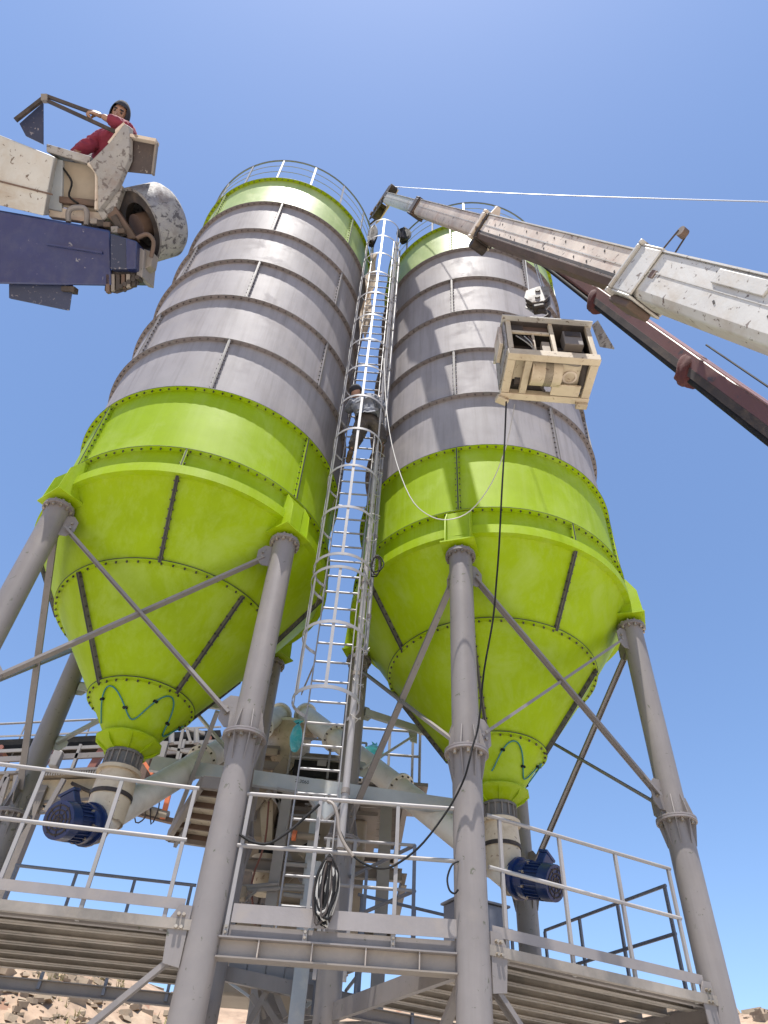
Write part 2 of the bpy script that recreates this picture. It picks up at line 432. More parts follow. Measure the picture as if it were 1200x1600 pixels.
def build_rocks():
    mb = MB(); rng = random.Random(5)
    for k in range(5200):
        az = R_(rng.uniform(98, 124)) if k % 3 else R_(rng.uniform(56, 70))
        rr = rng.uniform(24, 58)
        x, y = rr * math.cos(az), rr * math.sin(az)
        if noise.noise(V((x * 0.12, y * 0.12, 4))) < -0.12:
            continue
        s = rng.choice([0.04, 0.05, 0.06, 0.08, 0.10, 0.13, 0.17, 0.24]) * rng.uniform(.7, 1.3)
        if rng.random() < .02: s *= 2.6
        c = V((x, y, terrain(x, y) + s * 0.05))
        sx, sy, sz = s * rng.uniform(.8, 2.0), s * rng.uniform(.8, 1.6), s * rng.uniform(.35, .8)
        a = rng.uniform(0, 6.28)
        X = V((math.cos(a), math.sin(a), rng.uniform(-.3, .3))).normalized(); Y = V((-X.y, X.x, rng.uniform(-.2, .2))).normalized(); Zr = X.cross(Y)
        j = lambda: rng.uniform(.55, 1.1)
        vs = [c + X*(a_*sx*j()) + Y*(b_*sy*j()) + Zr*(d_*sz*j()) for d_ in (-1, 1) for a_, b_ in ((-1, -1), (1, -1), (1, 1), (-1, 1))]
        mb.add(vs, [(3, 2, 1), (3, 1, 0), (4, 5, 6), (4, 6, 7), (0, 1, 5, 4), (1, 2, 6, 5), (2, 3, 7, 6), (3, 0, 4, 7)])
    me_o = mb.build('rocks', mat('pale_limestone', (0.30, 0.235, 0.165), 0.95, dirt=(0.17, 0.10, 0.065), dirt_amt=0.6, dirt_scale=1.5, vary=0.15, bump=0.1, bump_scale=8), None, 'stuff')
    me_o['category'] = 'rocks'; me_o['label'] = 'pale limestone rocks strewn over the dry hillside behind the plant'
    gm = MB()
    for k in range(5200):
        az = R_(rng.uniform(99, 124)) if k % 3 else R_(rng.uniform(56, 70))
        rr = rng.uniform(26, 58)
        x, y = rr * math.cos(az), rr * math.sin(az)
        if noise.noise(V((x * 0.25, y * 0.25, 9))) < 0.05:
            continue
        z = terrain(x, y)
        for q in range(4):
            a = rng.uniform(0, 6.28); h = rng.uniform(.12, .38)
            d = V((math.cos(a), math.sin(a), 0)); p = V((x, y, z - 0.02)) + d * rng.uniform(0, .15)
            w = V((-d.y, d.x, 0)) * 0.035
            gm.add([p - w, p + w, p + d * 0.12 + V((0, 0, h))], [(0, 1, 2)])
    go = gm.build('dry_grass', mat('dry_grass_blade', (0.30, 0.27, 0.11), 0.9, vary=0.3, bump=0), None, 'stuff')
    go['category'] = 'grass'; go['label'] = 'sparse dry grass tufts growing between the rocks on the hillside'
build_rocks()

# ------------------------------------------------------------------ silos
SR, RF = 1.888, 1.953
ZT, HR = 16.93, 1.2537
ZB = ZT - 7 * HR                       # lowest shell flange
SILO_A = (-2.6554, 7.6227, -0.67368)
SILO_B = (1.5914, 8.2148, -1.90822)
LEGR = 1.898
def leg_xy(s, deg):
    a = s[2] + R_(deg)
    return V((s[0] + LEGR * math.cos(a), s[1] + LEGR * math.sin(a), 0))

def seam(mb_plate, mb_gask, mb_bolt, c, a, r0, z0, r1, z1, w=0.062):
    """pair of radial plates along a seam from (r0,z0) up to (r1,z1)"""
    er = V((math.cos(a), math.sin(a), 0)); et = V((-er.y, er.x, 0))
    sl = V((r1 - r0, 0, z1 - z0)).normalized()
    nrm = er * sl.z - V((0, 0, 1)) * sl.x          # outward normal in the radial plane
    p0 = V((c[0], c[1], z0)) + er * r0; p1 = V((c[0], c[1], z1)) + er * r1
    o = et * -.018
    mb_plate[0].prism([p0 + o, p0 + o + nrm * w, p1 + o + nrm * w, p1 + o], et * .036).build(mb_plate[1], mb_plate[2], mb_plate[3])
    MB().prism([p0 - et * .008, p0 - et * .008 + nrm * (w + .006), p1 - et * .008 + nrm * (w + .006), p1 - et * .008], et * .016).build('seam_gasket', mb_gask, mb_plate[3])
    L = (p1 - p0).length; m = int(L / 0.11)
    for i in range(m):
        q = p0 + (p1 - p0) * ((i + .5) / m) + nrm * (w * .58)
        for k in (-1, 1):
            mb_bolt.hexbolt(q + et * (k * .018), et * k, .011, .016)

def make_silo(s, label, k_faces, hose_az):
    cx, cy, ph = s
    c = (cx, cy)
    root = thing('cement_silo', label, 'silo', (cx, cy, 0), 'bolted cement silos on four legs')
    TAU = 2 * math.pi
    # shell courses: four bolted panels each, seams staggered by half a panel
    for k in range(8):
        z1 = ZT - k * HR
        z0 = z1 - HR if k < 7 else 7.84
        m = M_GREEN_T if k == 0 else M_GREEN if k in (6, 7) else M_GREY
        off = 0 if k % 2 == 0 else 45
        bo = MB()
        for q in range(4):
            a = ph + R_(off + 90 * q)
            MB().rev(c, [(SR, z0), (SR, z1)], a, a + TAU / 4, 22).build('shell_panel', m, root)
            seam((MB(), 'seam_flange', m, root), M_GASKET if k >= 6 else M_SEAM_D, bo, c, a, SR - .002, z0 + (.012 if k < 7 else 0), SR - .002, z1 - .012)
        bo.build('seam_bolt', M_BOLT, root, 'stuff')
        # ring flange between this course and the one above
        mu = M_GREEN if k in (0, 6, 7) else M_FLANGE
        MB().rev(c, [(SR - .01, z1 - .011), (RF, z1 - .011), (RF, z1 - .003), (SR - .01, z1 - .003)], 0, TAU, 96, True).build('ring_flange', mu, root)
        if k:
            MB().rev(c, [(SR - .01, z1 + .003), (RF, z1 + .003), (RF, z1 + .011), (SR - .01, z1 + .011)], 0, TAU, 96, True).build('ring_flange', M_FLANGE if 1 <= k - 1 <= 5 else M_GREEN, root)
        MB().rev(c, [(SR, z1 - .0028), (RF + .003, z1 - .0028), (RF + .003, z1 + .0028), (SR, z1 + .0028)], 0, TAU, 96, True).build('flange_gasket', M_GASKET if k >= 6 else M_SEAM_D, root)
        b = MB()
        for i in range(100):
            a = TAU * i / 100 + .01
            b.tube((cx + 1.925*math.cos(a), cy + 1.925*math.sin(a), z1 - .011), (cx + 1.925*math.cos(a), cy + 1.925*math.sin(a), z1 - .034), .0115, 6)
        b.build('flange_bolt', M_BOLT if k >= 6 else M_BOLT_G, root, 'stuff')
    # stiffener ring at the knuckle
    MB().rev(c, [(SR - .01, 7.70), (RF + .01, 7.70), (RF + .01, 7.84), (SR - .01, 7.84)], 0, TAU, 96, True).build('knuckle_ring', M_GREEN, root)
    # roof: shallow cone, unseen but there
    MB().rev(c, [(SR, ZT + .005), (.35, ZT + .42), (.35, ZT + .55), (0.01, ZT + .56)], 0, TAU, 48).build('roof', M_GREEN, root)
    # hopper
    steps = [(SR, 7.71, 1.335, 6.84, 45), (1.335, 6.84, .575, 5.77, 0), (.575, 5.77, .255, 5.295, None)]
    for r1, z1, r0, z0, off in steps:
        if off is None:
            MB().rev(c, [(r0, z0), (r1, z1)], 0, TAU, 48).build('outlet_cone', M_GREEN, root)
            continue
        bo = MB()
        for q in range(4):
            a = ph + R_(off + 90 * q)
            MB().rev(c, [(r0, z0), (r1, z1)], a, a + TAU / 4, 20).build('cone_panel', M_GREEN, root)
            seam((MB(), 'cone_seam', M_SEAM_D, root), M_GASKET, bo, c, a, r0, z0, r1, z1, .05)
        bo.build('seam_bolt', M_BOLT, root, 'stuff')
    for r, z, n in ((1.335, 6.84, 64), (.575, 5.77, 30)):
        MB().rev(c, [(r - .04, z - .012), (r + .045, z - .012), (r + .045, z + .004), (r - .04, z + .004)], 0, TAU, 72, True).build('cone_flange', M_GREEN, root)
        MB().rev(c, [(r - .02, z + .004), (r + .05, z + .004), (r + .05, z + .012), (r - .02, z + .012)], 0, TAU, 72, True).build('flange_gasket', M_GASKET, root)
        b = MB()
        for i in range(n):
            a = TAU * i / n + .03
            b.tube((cx + (r+.018)*math.cos(a), cy + (r+.018)*math.sin(a), z - .012), (cx + (r+.018)*math.cos(a), cy + (r+.018)*math.sin(a), z - .034), .012, 6)
        b.build('flange_bolt', M_BOLT, root, 'stuff')
    # outlet flare with its gusset plates
    MB().rev(c, [(.37, 5.30), (.37, 5.285), (.29, 5.225), (.195, 5.165), (.185, 5.165), (.185, 5.30)], 0, TAU, 12, True, smooth=False).build('outlet_flare', M_GREEN, root)
    for i in range(8):
        a = ph + i * TAU / 8 + .2
        er = V((math.cos(a), math.sin(a), 0)); et = V((-er.y, er.x, 0)); o = V((cx, cy, 0))
        MB().prism([o + er*.17 + V((0,0,5.284)), o + er*.355 + V((0,0,5.284)), o + er*.30 + V((0,0,5.205)), o + er*.19 + V((0,0,5.15))], et * .012).build('gusset', M_GREEN, root)
    g = MB().rev(c, [(.185, 5.165), (.185, 4.985)], 0, TAU, 28)
    g.rev(c, [(.205, 5.16), (.205, 5.13), (.18, 5.13)], 0, TAU, 28).rev(c, [(.18, 5.0), (.205, 5.0), (.205, 4.97), (.17, 4.97)], 0, TAU, 28)
    gv = g.build('butterfly_valve', M_VALVE, root)
    b = MB()
    for i in range(16):
        a = TAU * i / 16
        b.box((cx + .195*math.cos(a), cy + .195*math.sin(a), 5.065), .02, .012, .15, X=(math.cos(a), math.sin(a), 0), Y=(-math.sin(a), math.cos(a), 0))
    b.build('valve_rib', M_STEEL_D, gv)
    # aeration hose looped round the outlet cone
    pts = []
    for i in range(41):
        t = i / 40
        a = hose_az + t * R_(190)
        z = 5.56 + .15 * math.sin(t * TAU * 2.5 - 1.2)
        r = .255 + (z - 5.295) / (5.77 - 5.295) * .32 + .02
        pts.append((cx + r*math.cos(a), cy + r*math.sin(a), z))
    MB().path(pts, .008, 6, 2).build('air_hose', M_HOSE, root)
    for i in (4, 12, 20, 28, 36):
        p = V(pts[i])
        MB().box(p, .03, .05, .022, X=(p - V((cx, cy, p.z))).normalized(), Y=V((0, 0, 1)).cross((p - V((cx, cy, p.z))).normalized())).build('air_nozzle', M_BLACK, root)
    # top guard rail
    gr = MB().rev(c, [(1.925 + .018*math.cos(t*TAU/6), 18.0 + .018*math.sin(t*TAU/6)) for t in range(6)], 0, TAU, 80, True).build('guard_rail', M_RAIL_B, root)
    for z in (17.35, 17.68):
        MB().rev(c, [(1.925 + .007*math.cos(t*TAU/5), z + .007*math.sin(t*TAU/5)) for t in range(5)], 0, TAU, 80, True).build('mid_rail', M_GALV, gr)
    for i in range(16):
        a = ph + R_(9.2 - 21.2 * i) if i < 15 else ph + R_(31)
        p = V((cx + 1.925*math.cos(a), cy + 1.925*math.sin(a), 0))
        MB().bar(p + V((0,0,ZT+.01)), p + V((0,0,18.0)), .036, .02, (math.cos(a), math.sin(a), 0)).build('rail_post', M_GALV, gr)
    # legs
    zl, zm = 7.40, 4.87
    for d in (0, 90, 180, 270):
        p = leg_xy(s, d); a = ph + R_(d)
        er = V((math.cos(a), math.sin(a), 0)); et = V((-er.y, er.x, 0))
        lg = MB().tube(p + V((0,0,zm+.012)), p + V((0,0,zl-.02)), .136, 28).build('upper_leg', M_STEEL, root)
        f = MB().tube(p + V((0,0,zl-.021)), p + V((0,0,zl)), .182, 24)
        f.tube(p + V((0,0,zl+.003)), p + V((0,0,zl+.022)), .18, 24)
        f.build('leg_flange', M_FLANGE, lg)
        b = MB()
        for i in range(12):
            t = TAU * i / 12
            q = p + V((.158*math.cos(t), .158*math.sin(t), zl - .021))
            b.tube(q, q - V((0,0,.035)), .016, 6); b.tube(q + V((0,0,.044)), q + V((0,0,.065)), .016, 6)
        b.build('leg_bolt', M_BOLT_Z, lg, 'stuff')
        # green saddle bracket
        sq = MB().prism([p + er*.10 - et*.21 + V((0,0,7.50)), p + er*.20 - et*.21 + V((0,0,7.50)), p + er*.20 + et*.21 + V((0,0,7.50)), p + er*.10 + et*.21 + V((0,0,7.50)), p - er*.20 + et*.21 + V((0,0,7.50)), p - er*.20 - et*.21 + V((0,0,7.50))], (0,0,.02))
        br = sq.build('saddle_plate', M_GREEN, root)
        for k in (-.155, .155):
            q = p + et * k
            MB().prism([q - er*.12 + V((0,0,7.52)), q + er*.19 + V((0,0,7.52)), q + er*.17 + V((0,0,7.90)), q + er*.06 + V((0,0,8.11)), q - er*.12 + V((0,0,8.11))], et * .014).build('saddle_web', M_GREEN, br)
        MB().box(p + er*.055 + V((0,0,7.81)), .014, .29, .58, X=er, Y=et).build('saddle_face', M_GREEN, br)
        for i in range(8):
            t = TAU * i / 8 + .2
            dd = V((math.cos(t), math.sin(t), 0)); q = p + V((0,0,zl+.022))
            MB().prism([q + dd*.05, q + dd*.165, q + dd*.13 + V((0,0,.076)), q + dd*.05 + V((0,0,.076))], V((-dd.y, dd.x, 0)) * .01).build('stub_gusset', M_GREEN, br)
        ll = MB().tube(p + V((0,0,-.1)), p + V((0,0,zm-.012)), .139, 28).build('lower_leg', M_STEEL, root)
        MB().tube(p + V((0,0,zm)), p + V((0,0,zm+.018)), .212, 28).build('leg_flange', M_FLANGE, ll)
        MB().tube(p + V((0,0,zm-.024)), p + V((0,0,zm-.004)), .212, 28).build('leg_flange', M_FLANGE, ll)
        b = MB(); gz = MB()
        for i in range(8):
            t = TAU * i / 8 + .35
            dd = V((math.cos(t), math.sin(t), 0)); q = p + V((0,0,zm))
            gz.prism([q + dd*.13 + V((0,0,.018)), q + dd*.195 + V((0,0,.018)), q + dd*.145 + V((0,0,.24)), q + dd*.13 + V((0,0,.24))], V((-dd.y, dd.x, 0)) * .01)
            gz.prism([q + dd*.13 - V((0,0,.024)), q + dd*.195 - V((0,0,.024)), q + dd*.145 - V((0,0,.27)), q + dd*.13 - V((0,0,.27))], V((-dd.y, dd.x, 0)) * .01)
            t += TAU / 16
            q = p + V((.17*math.cos(t), .17*math.sin(t), zm - .024))
            b.tube(q, q - V((0,0,.038)), .018, 6); b.tube(q + V((0,0,.042)), q + V((0,0,.062)), .018, 6)
        gz.build('leg_stiffener', M_STEEL, ll, 'stuff')
        b.build('leg_bolt', M_BOLT_Z, ll, 'stuff')
        MB().box(p + V((0,0,.02)), .5, .5, .04, X=er, Y=et).build('base_plate', M_STEEL_D, ll)
    # bracing between neighbouring legs
    for d in (0, 90, 180, 270):
        a, b_ = leg_xy(s, d), leg_xy(s, d + 90)
        u = (b_ - a).normalized(); n = V((u.y, -u.x, 0)); L = (b_ - a).length
        Zv = V((0, 0, 1))
        def gus(q, sgn, zz, hh=.3, m_=M_STEEL):
            """bolted gusset plate standing off a leg"""
            base = q + u * (sgn * .12)
            pl = MB().prism([base + Zv*(zz-hh/2), base + u*(sgn*.10) + Zv*(zz-hh/2), base + u*(sgn*.17) + Zv*(zz-hh/2+.08), base + u*(sgn*.17) + Zv*(zz+hh/2-.08), base + u*(sgn*.10) + Zv*(zz+hh/2), base + Zv*(zz+hh/2)], n * .012).build('brace_gusset', m_, root)
            for t in (-.035, .035):
                MB().hexbolt(base + u*(sgn*.11) + Zv*(zz+t) + n*.012, n, .016, .02).build('gusset_bolt', M_BOLT_Z, pl)
        if d not in k_faces:
            for sgn, o, zz, hh in ((1, a, 7.17, .3), (-1, b_, 7.17, .3), (1, a, 5.12, .34), (-1, b_, 5.12, .34)):
                gus(o, sgn, zz, hh)
            up, dn = 7.14, 5.10
            MB().channel(a + u*.19 + Zv*up + n*.02, b_ - u*.19 + Zv*dn + n*.02, .03, .075, .007, n, 1).build('cross_brace', M_STEEL, root)
            MB().channel(b_ - u*.19 + Zv*up - n*.012, a + u*.19 + Zv*dn - n*.012, .03, .075, .007, n, 1).build('cross_brace', M_STEEL, root)
        else:
            for zz in (6.62, 5.82):
                gus(a, 1, zz, .2, M_TEALST); gus(b_, -1, zz, .2, M_TEALST)
            MB().bar(a + u*.15 + Zv*6.62 - n*.02, b_ - u*.15 + Zv*6.62 - n*.02, .05, .10).build('tie_beam', M_TEALST, root)
            for o, sg in ((a, 1), (b_, -1)):
                MB().prism([o + u*(sg*.86) + Zv*6.57, o + u*(sg*1.0) + Zv*6.57, o + u*(sg*1.0) + Zv*6.42, o + u*(sg*.90) + Zv*6.42], n * .014).build('brace_gusset', M_TEALST, root)
                MB().bar(o + u*(sg*.93) + Zv*6.50 - n*.03, o + u*(sg*.16) + Zv*5.80 - n*.03, .03, .08, n).build('knee_brace', M_TEALST, root)
        # bracing below the platform
        for o, q in ((a, b_), (b_, a)):
            t = (q - o).normalized(); kk = .02 if o is a else -.014
            MB().channel(o + t*.2 + Zv*2.98 + n*kk, q - t*.2 + Zv*.7 + n*kk, .04, .085, .007, n, 1).build('lower_brace', M_STEEL, root)
    return root

silo_left = make_silo(SILO_A, 'left one of two green and grey cement silos, nothing hanging in front of it', (90,), R_(-150))
silo_right = make_silo(SILO_B, 'right one of two green and grey cement silos, behind the hanging machine', (180,), R_(-110))

# tie beam that joins the two silos at the back
p, q = ony(236, 1191.5, 8.68), ony(740, 1263.5, 8.68)
tb = thing('tie_beam', 'long pale grey green steel channel crossing behind the legs below both silos', 'steel beam', (p + q) / 2)
MB().channel(p, q, .07, .185, .008, (0, 0, 1), -1).build('channel', M_BLUEST, tb)
u = (q - p).normalized(); n = V((u.y, -u.x, 0))
cc = ony(513, 1229, 8.66)
for sg in (-1, 1):
    MB().bar(cc - V((0,0,.44)) + n*.02, cc + u*(sg*.24) - V((0,0,.16)) + n*.02, .03, .05, n).build('knee_brace', M_RAIL, tb)
    MB().bar(cc + u*(sg*.24) - V((0,0,.15)) + n*.02, cc + u*(sg*.62) - V((0,0,.13)) + n*.02, .03, .05, n).build('knee_brace', M_RAIL, tb)
MB().prism([cc - V((0,0,.10)) - u*.2, cc - V((0,0,.10)) + u*.2, cc - V((0,0,.42)) + u*.05, cc - V((0,0,.42)) - u*.05], n * .012).build('gusset', M_BLUEST, tb)
def text(name, body, loc, X, Z, size, m, parent):
    cu = bpy.data.curves.new(name, 'FONT'); cu.body = body; cu.size = size; cu.extrude = .001; cu.align_x = 'CENTER'
    o = bpy.data.objects.new(name, cu); col.objects.link(o)
    dg = bpy.context.evaluated_depsgraph_get()
    me = bpy.data.meshes.new_from_object(o.evaluated_get(dg))
    bpy.data.objects.remove(o)
    X = V(X).normalized(); Z = V(Z).normalized(); Y = X.cross(Z)
    me.transform(Matrix(((X.x, Z.x, -Y.x, 0), (X.y, Z.y, -Y.y, 0), (X.z, Z.z, -Y.z, 0), (0, 0, 0, 1))))
    me.materials.clear(); me.materials.append(m)
    return place(name, me, loc, parent)
text('paint_mark', '16', cc + n*.02 - V((0,0,.19)) + u*.0, u, (0,0,1), .13, M_BLACK, tb)
text('paint_mark', '2..3060', ony(472, 1221, 8.64) - V((0,0,.02)), u, (0,0,1), .06, M_BLACK, tb)

# ------------------------------------------------------------------ caged ladder between the silos
LX, LY = -.445, 6.85
lad = thing('caged_ladder', 'tall pale caged ladder climbing between the two silos', 'ladder', (LX, LY, 3.27))
zb, zt = 3.30, 16.95
for sx in (-1, 1):
    r = MB().bar((LX + sx*.205, LY, zb), (LX + sx*.205, LY, 7.45), .012, .055, (0, 1, 0)).build('side_rail', M_GALV, lad)
    MB().bar((LX + sx*.215, LY + .01, 6.95), (LX + sx*.215, LY + .01, zt), .012, .055, (0, 1, 0)).build('side_rail', M_GALV, lad)
z = 3.55; proto = None
while z < 15.4:
    if proto is None:
        proto = MB().tube((LX - .2, LY, z), (LX + .2, LY, z), .013, 8).build('rung', M_GALV, lad)
    else:
        o = proto.copy(); col.objects.link(o); o.location.z = z - 3.27
    z += .25
HC, HRAD = (LX + .0, LY - .29), .35
def hoop_pt(a, z, r=HRAD):
    return V((HC[0] + r*math.sin(a), HC[1] - r*math.cos(a), z))
hz = [5.36, 6.15, 6.92, 7.12] + [7.12 + .785 * k for k in range(1, 13)]
AM = R_(128)
for z in hz:
    mb = MB(); n = 26
    vs = []
    for i in range(n + 1):
        a = -AM + 2 * AM * i / n
        vs += [hoop_pt(a, z - .02), hoop_pt(a, z + .02), hoop_pt(a, z + .02, HRAD - .006), hoop_pt(a, z - .02, HRAD - .006)]
    fs = [(4*i+k, 4*i+4+k, 4*i+4+(k+1) % 4, 4*i+(k+1) % 4) for i in range(n) for k in range(4)] + [(0, 1, 2, 3), (4*n+3, 4*n+2, 4*n+1, 4*n)]
    mb.add(vs, fs)
    for sx in (-1, 1):
        a = sx * AM
        mb.bar(hoop_pt(a, z), (LX + sx*.21, LY - .01, z), .006, .04)
    mb.build('cage_hoop', M_GALV, lad)
for a in (-R_(100), -R_(58), 0, R_(58), R_(100)):
    er = V((math.sin(a), -math.cos(a), 0))
    for z0, z1 in ((5.34, 6.94), (7.10, hz[-1] + .02)):
        MB().bar(hoop_pt(a, z0, HRAD - .01), hoop_pt(a, z1, HRAD - .01), .034, .006, er).build('cage_strap', M_GALV, lad)
for z in (6.0, 7.3, 8.9, 10.6, 12.3, 14.0, 15.7):
    for sx in (-1, 1):
        MB().bar((LX + sx*.21, LY + .02, z), (LX + sx*.36, LY + .62, z), .008, .05).build('stay', M_STEEL_D, lad)

# conduit pipes strapped beside the ladder
def conduit(x, y, z0, z1, r, label, m=M_GALV):
    o = thing('conduit_pipe', label, 'pipe', (x, y, z0), 'pipes running up beside the ladder')
    MB().tube((x, y, z0), (x, y, z1), r, 12).build('pipe', m, o)
    zz = z0 + .5
    while zz < z1:
        MB().ringtube((x, y, zz), (x, y, zz + .05), r + .008, r, 12).build('clamp', M_STEEL_D, o)
        zz += 1.3
conduit(-.165, 6.72, 4.02, 16.6, .036, 'thicker white vertical pipe along the right rail of the caged ladder', M_RAIL)
conduit(-.085, 6.86, 6.2, 16.5, .022, 'thin grey vertical pipe beside the thicker white pipe', M_GALV)
# dark cable bundles at the ladder head
def coil(label, c, rx, rz, m, n, name='cable_coil', rr=.011, seed=1, ax=(1, 0, 0)):
    """bundle of loops tied at the top and hanging slack below"""
    rng = random.Random(seed)
    c = V(c)
    o = thing(name, label, 'cable coil', c)
    ax = V(ax).normalized(); dpt = ax.cross(V((0, 0, 1)))
    for k in range(n):
        wl, wr = rx * rng.uniform(.1, 1.0), rx * rng.uniform(.1, 1.0)
        bot, dep, sh = rz * rng.uniform(.62, 1.0), rng.uniform(-.5, .5) * rx, rng.uniform(-.25, .25) * rx
        pts = []
        for i in range(17):
            t = i / 16
            sg = -1 if t < .5 else 1
            w = wl if t < .5 else wr
            h = abs(1 - 2 * t)                       # 1 at the tie, 0 at the lowest point
            x = sg * w * math.sin(math.pi * min(1, (1 - h) * .98) ** .8) ** .8 if 0 < t < 1 and abs(t - .5) > .01 else 0
            x = sg * w * (math.sin(math.pi * (1 - h) ** .75 * .92) if h < 1 else 0)
            if h == 0: x = sh
            z = rz - (rz + bot) * (1 - h ** 1.25)
            pts.append(c + ax * (x + sh * (1 - h)) + V((0, 0, z + rng.uniform(-.008, .008))) + dpt * (dep * (1 - h) + rng.uniform(-.006, .006)))
        MB().path(pts, rr * rng.uniform(.8, 1.1), 6, 2).build('cable_turn', m[k % len(m)], o)
    MB().tube(c + V((0, 0, rz * .80)), c + V((0, 0, rz * .90)), max(.02, rx * .28), 10).build('tie_wrap', M_DARK, o)
    return o
coil('black cable bundle tied at the head of the ladder beside the left silo', (-.70, 6.75, 16.95), .09, .50, [M_BLACK, M_DARK], 16, 'cable_bundle', .028, 3)
coil('black cable bundle hooked on the right silo guard rail beside the ladder', (-.02, 6.95, 17.55), .15, .36, [M_BLACK, M_DARK], 18, 'cable_bundle', .028, 4)
cloth = thing('wind_cloth', 'tan cloth strip hanging behind the left rail of the upper ladder', 'cloth', (-.66, 7.0, 14.2))
mb = MB(); vs = []
for i in range(25):
    t = i / 24
    z = 16.6 - 3.4 * t
    for j in range(5):
        s = j / 4
        vs.append((-.72 + .17 * s + .03 * math.sin(t * 14 + s * 3), 6.98 + .05 * math.sin(t * 9 + s * 5), z + .05 * math.sin(s * 6)))
fr = [(5*i+j, 5*i+j+1, 5*i+j+6, 5*i+j+5) for i in range(24) for j in range(4)]
mb.add(vs, fr, True); mb.add([V(p) + V((0, .012, 0)) for p in vs], fr, True)
mb.build('sheet', mat('tan_sackcloth', (0.47, 0.37, 0.26), 0.9, vary=.2), cloth)

# ------------------------------------------------------------------ platforms
def platform(name, label, A, B, Abk, Bbk, posts, rail_u, toe_u, deck_depth, sides=True, back_rail=None, beam=False):
    u = (B - A).normalized(); n = V((u.y, -u.x, 0)); L = (B - A).length
    Z = V((0, 0, 1))
    root = thing(name, label, 'platform', (A + B) / 2 + Z * 3.2, 'service platforms between the silo legs')
    MB().channel(A + u*.14 + Z*3.222, B - u*.14 + Z*3.222, .05, .095, .007, Z, -1).build('edge_channel', M_STEEL, root)
    if beam:
        P0, P1 = A + u*.13 - n*.0 + Z*3.10, B - u*.13 + Z*3.10
        MB().box((P0+P1)/2, (P1-P0).length, .012, .13, X=u, Y=n).build('beam_web', M_BEAM, root)
        for zz in (3.167, 3.03):
            MB().box((P0+P1)/2*1 + Z*(zz-3.10), (P1-P0).length, .15, .012, X=u, Y=n).build('beam_flange', M_STEEL_D if zz < 3.1 else M_STEEL, root)
        k = 0
        while k < 5:
            q = P0 + u * (.32 + k * .42)
            MB().box(q + n*.038, .01, .064, .124, X=u, Y=n).build('beam_stiffener', M_BEAM, root); k += 1
    if sides:
        for o, q, sd in ((A, Abk, 1), (B, Bbk, -1)):
            t = (q - o).normalized()
            MB().channel(o + t*.14 + Z*3.15, q - t*.14 + Z*3.15, .06, .16, .008, Z, sd).build('side_beam', M_STEEL, root)
        MB().channel(Abk + u*.14 + Z*3.2, Bbk - u*.14 + Z*3.2, .06, .12, .008, Z, 1).build('back_channel', M_STEEL_D, root)
    # deck planks: folded steel, laid along the front edge, slightly gapped
    w = .33; k = 0; rng = random.Random(len(label))
    while .07 + (k + 1) * w < deck_depth:
        d0 = .07 + k * w
        f0 = d0 / max(.1, (Abk - A).length)
        base = -n * (d0 + w / 2)
        e0, e1 = A + (Abk - A) * f0 + u*.10, B + (Bbk - B) * f0 - u*.10
        if not sides:
            e0, e1 = A + base + u*.0, B + base - u*.0
        zz = 3.262 + rng.uniform(-.004, .002)
        ww = w * .925
        poly = [(-ww/2, 0), (ww/2, 0), (ww/2, -.075), (ww/2-.05, -.075), (ww/2-.05, -.07), (ww/2-.006, -.07), (ww/2-.006, -.006), (-ww/2+.006, -.006), (-ww/2+.006, -.07), (-ww/2+.05, -.07), (-ww/2+.05, -.075), (-ww/2, -.075)]
        MB().extr(e0 + Z*zz, e1 + Z*zz, poly, Z).build('deck_plank', M_PLANK, root)
        k += 1
    if False:
        for fr in (.33, .66):
            MB().angle(A + u*L*fr - n*.02 + Z*3.15, Abk + u*L*fr + n*.02 + Z*3.15, .05, .006, Z, 1).build('joist', M_STEEL_D, root)
    rails(root, A, u, n, posts, rail_u, toe_u, M_RAIL, toe_z=(3.275, 3.413) if beam else (3.331, 3.413))
    return root, u, n

def rails(root, A, u, n, posts, rail_u, toe_u, m, toe=True, toe_z=(3.331, 3.413), zt=4.32, zm=3.87, zf=3.18, rr=.018):
    Z = V((0, 0, 1))
    for x in posts:
        p = A + u*x + n*.012
        po = MB().bar(p + Z*zf + n*.013, p + Z*(zt-.01) + n*.013, .032, .026, n).build('rail_post', m, root)
        if toe:
            b = MB()
            for zz in (3.205, 3.245):
                b.hexbolt(p + n*.028 + Z*zz, n, .012, .012)
            b.build('post_bolt', M_BOLT_Z, po)
    for zz in (zt, zm):
        MB().tube(A + u*rail_u[0] + n*.025 + Z*zz, A + u*rail_u[1] + n*.025 + Z*zz, rr, 10).build('hand_rail' if zz == zt else 'mid_rail', m, root)
    if toe:
        MB().box(A + u*((toe_u[0]+toe_u[1])/2) + n*.045 + Z*((toe_z[0]+toe_z[1])/2), toe_u[1]-toe_u[0], .006, toe_z[1]-toe_z[0], X=u, Y=n).build('toe_board', M_TOE, root)

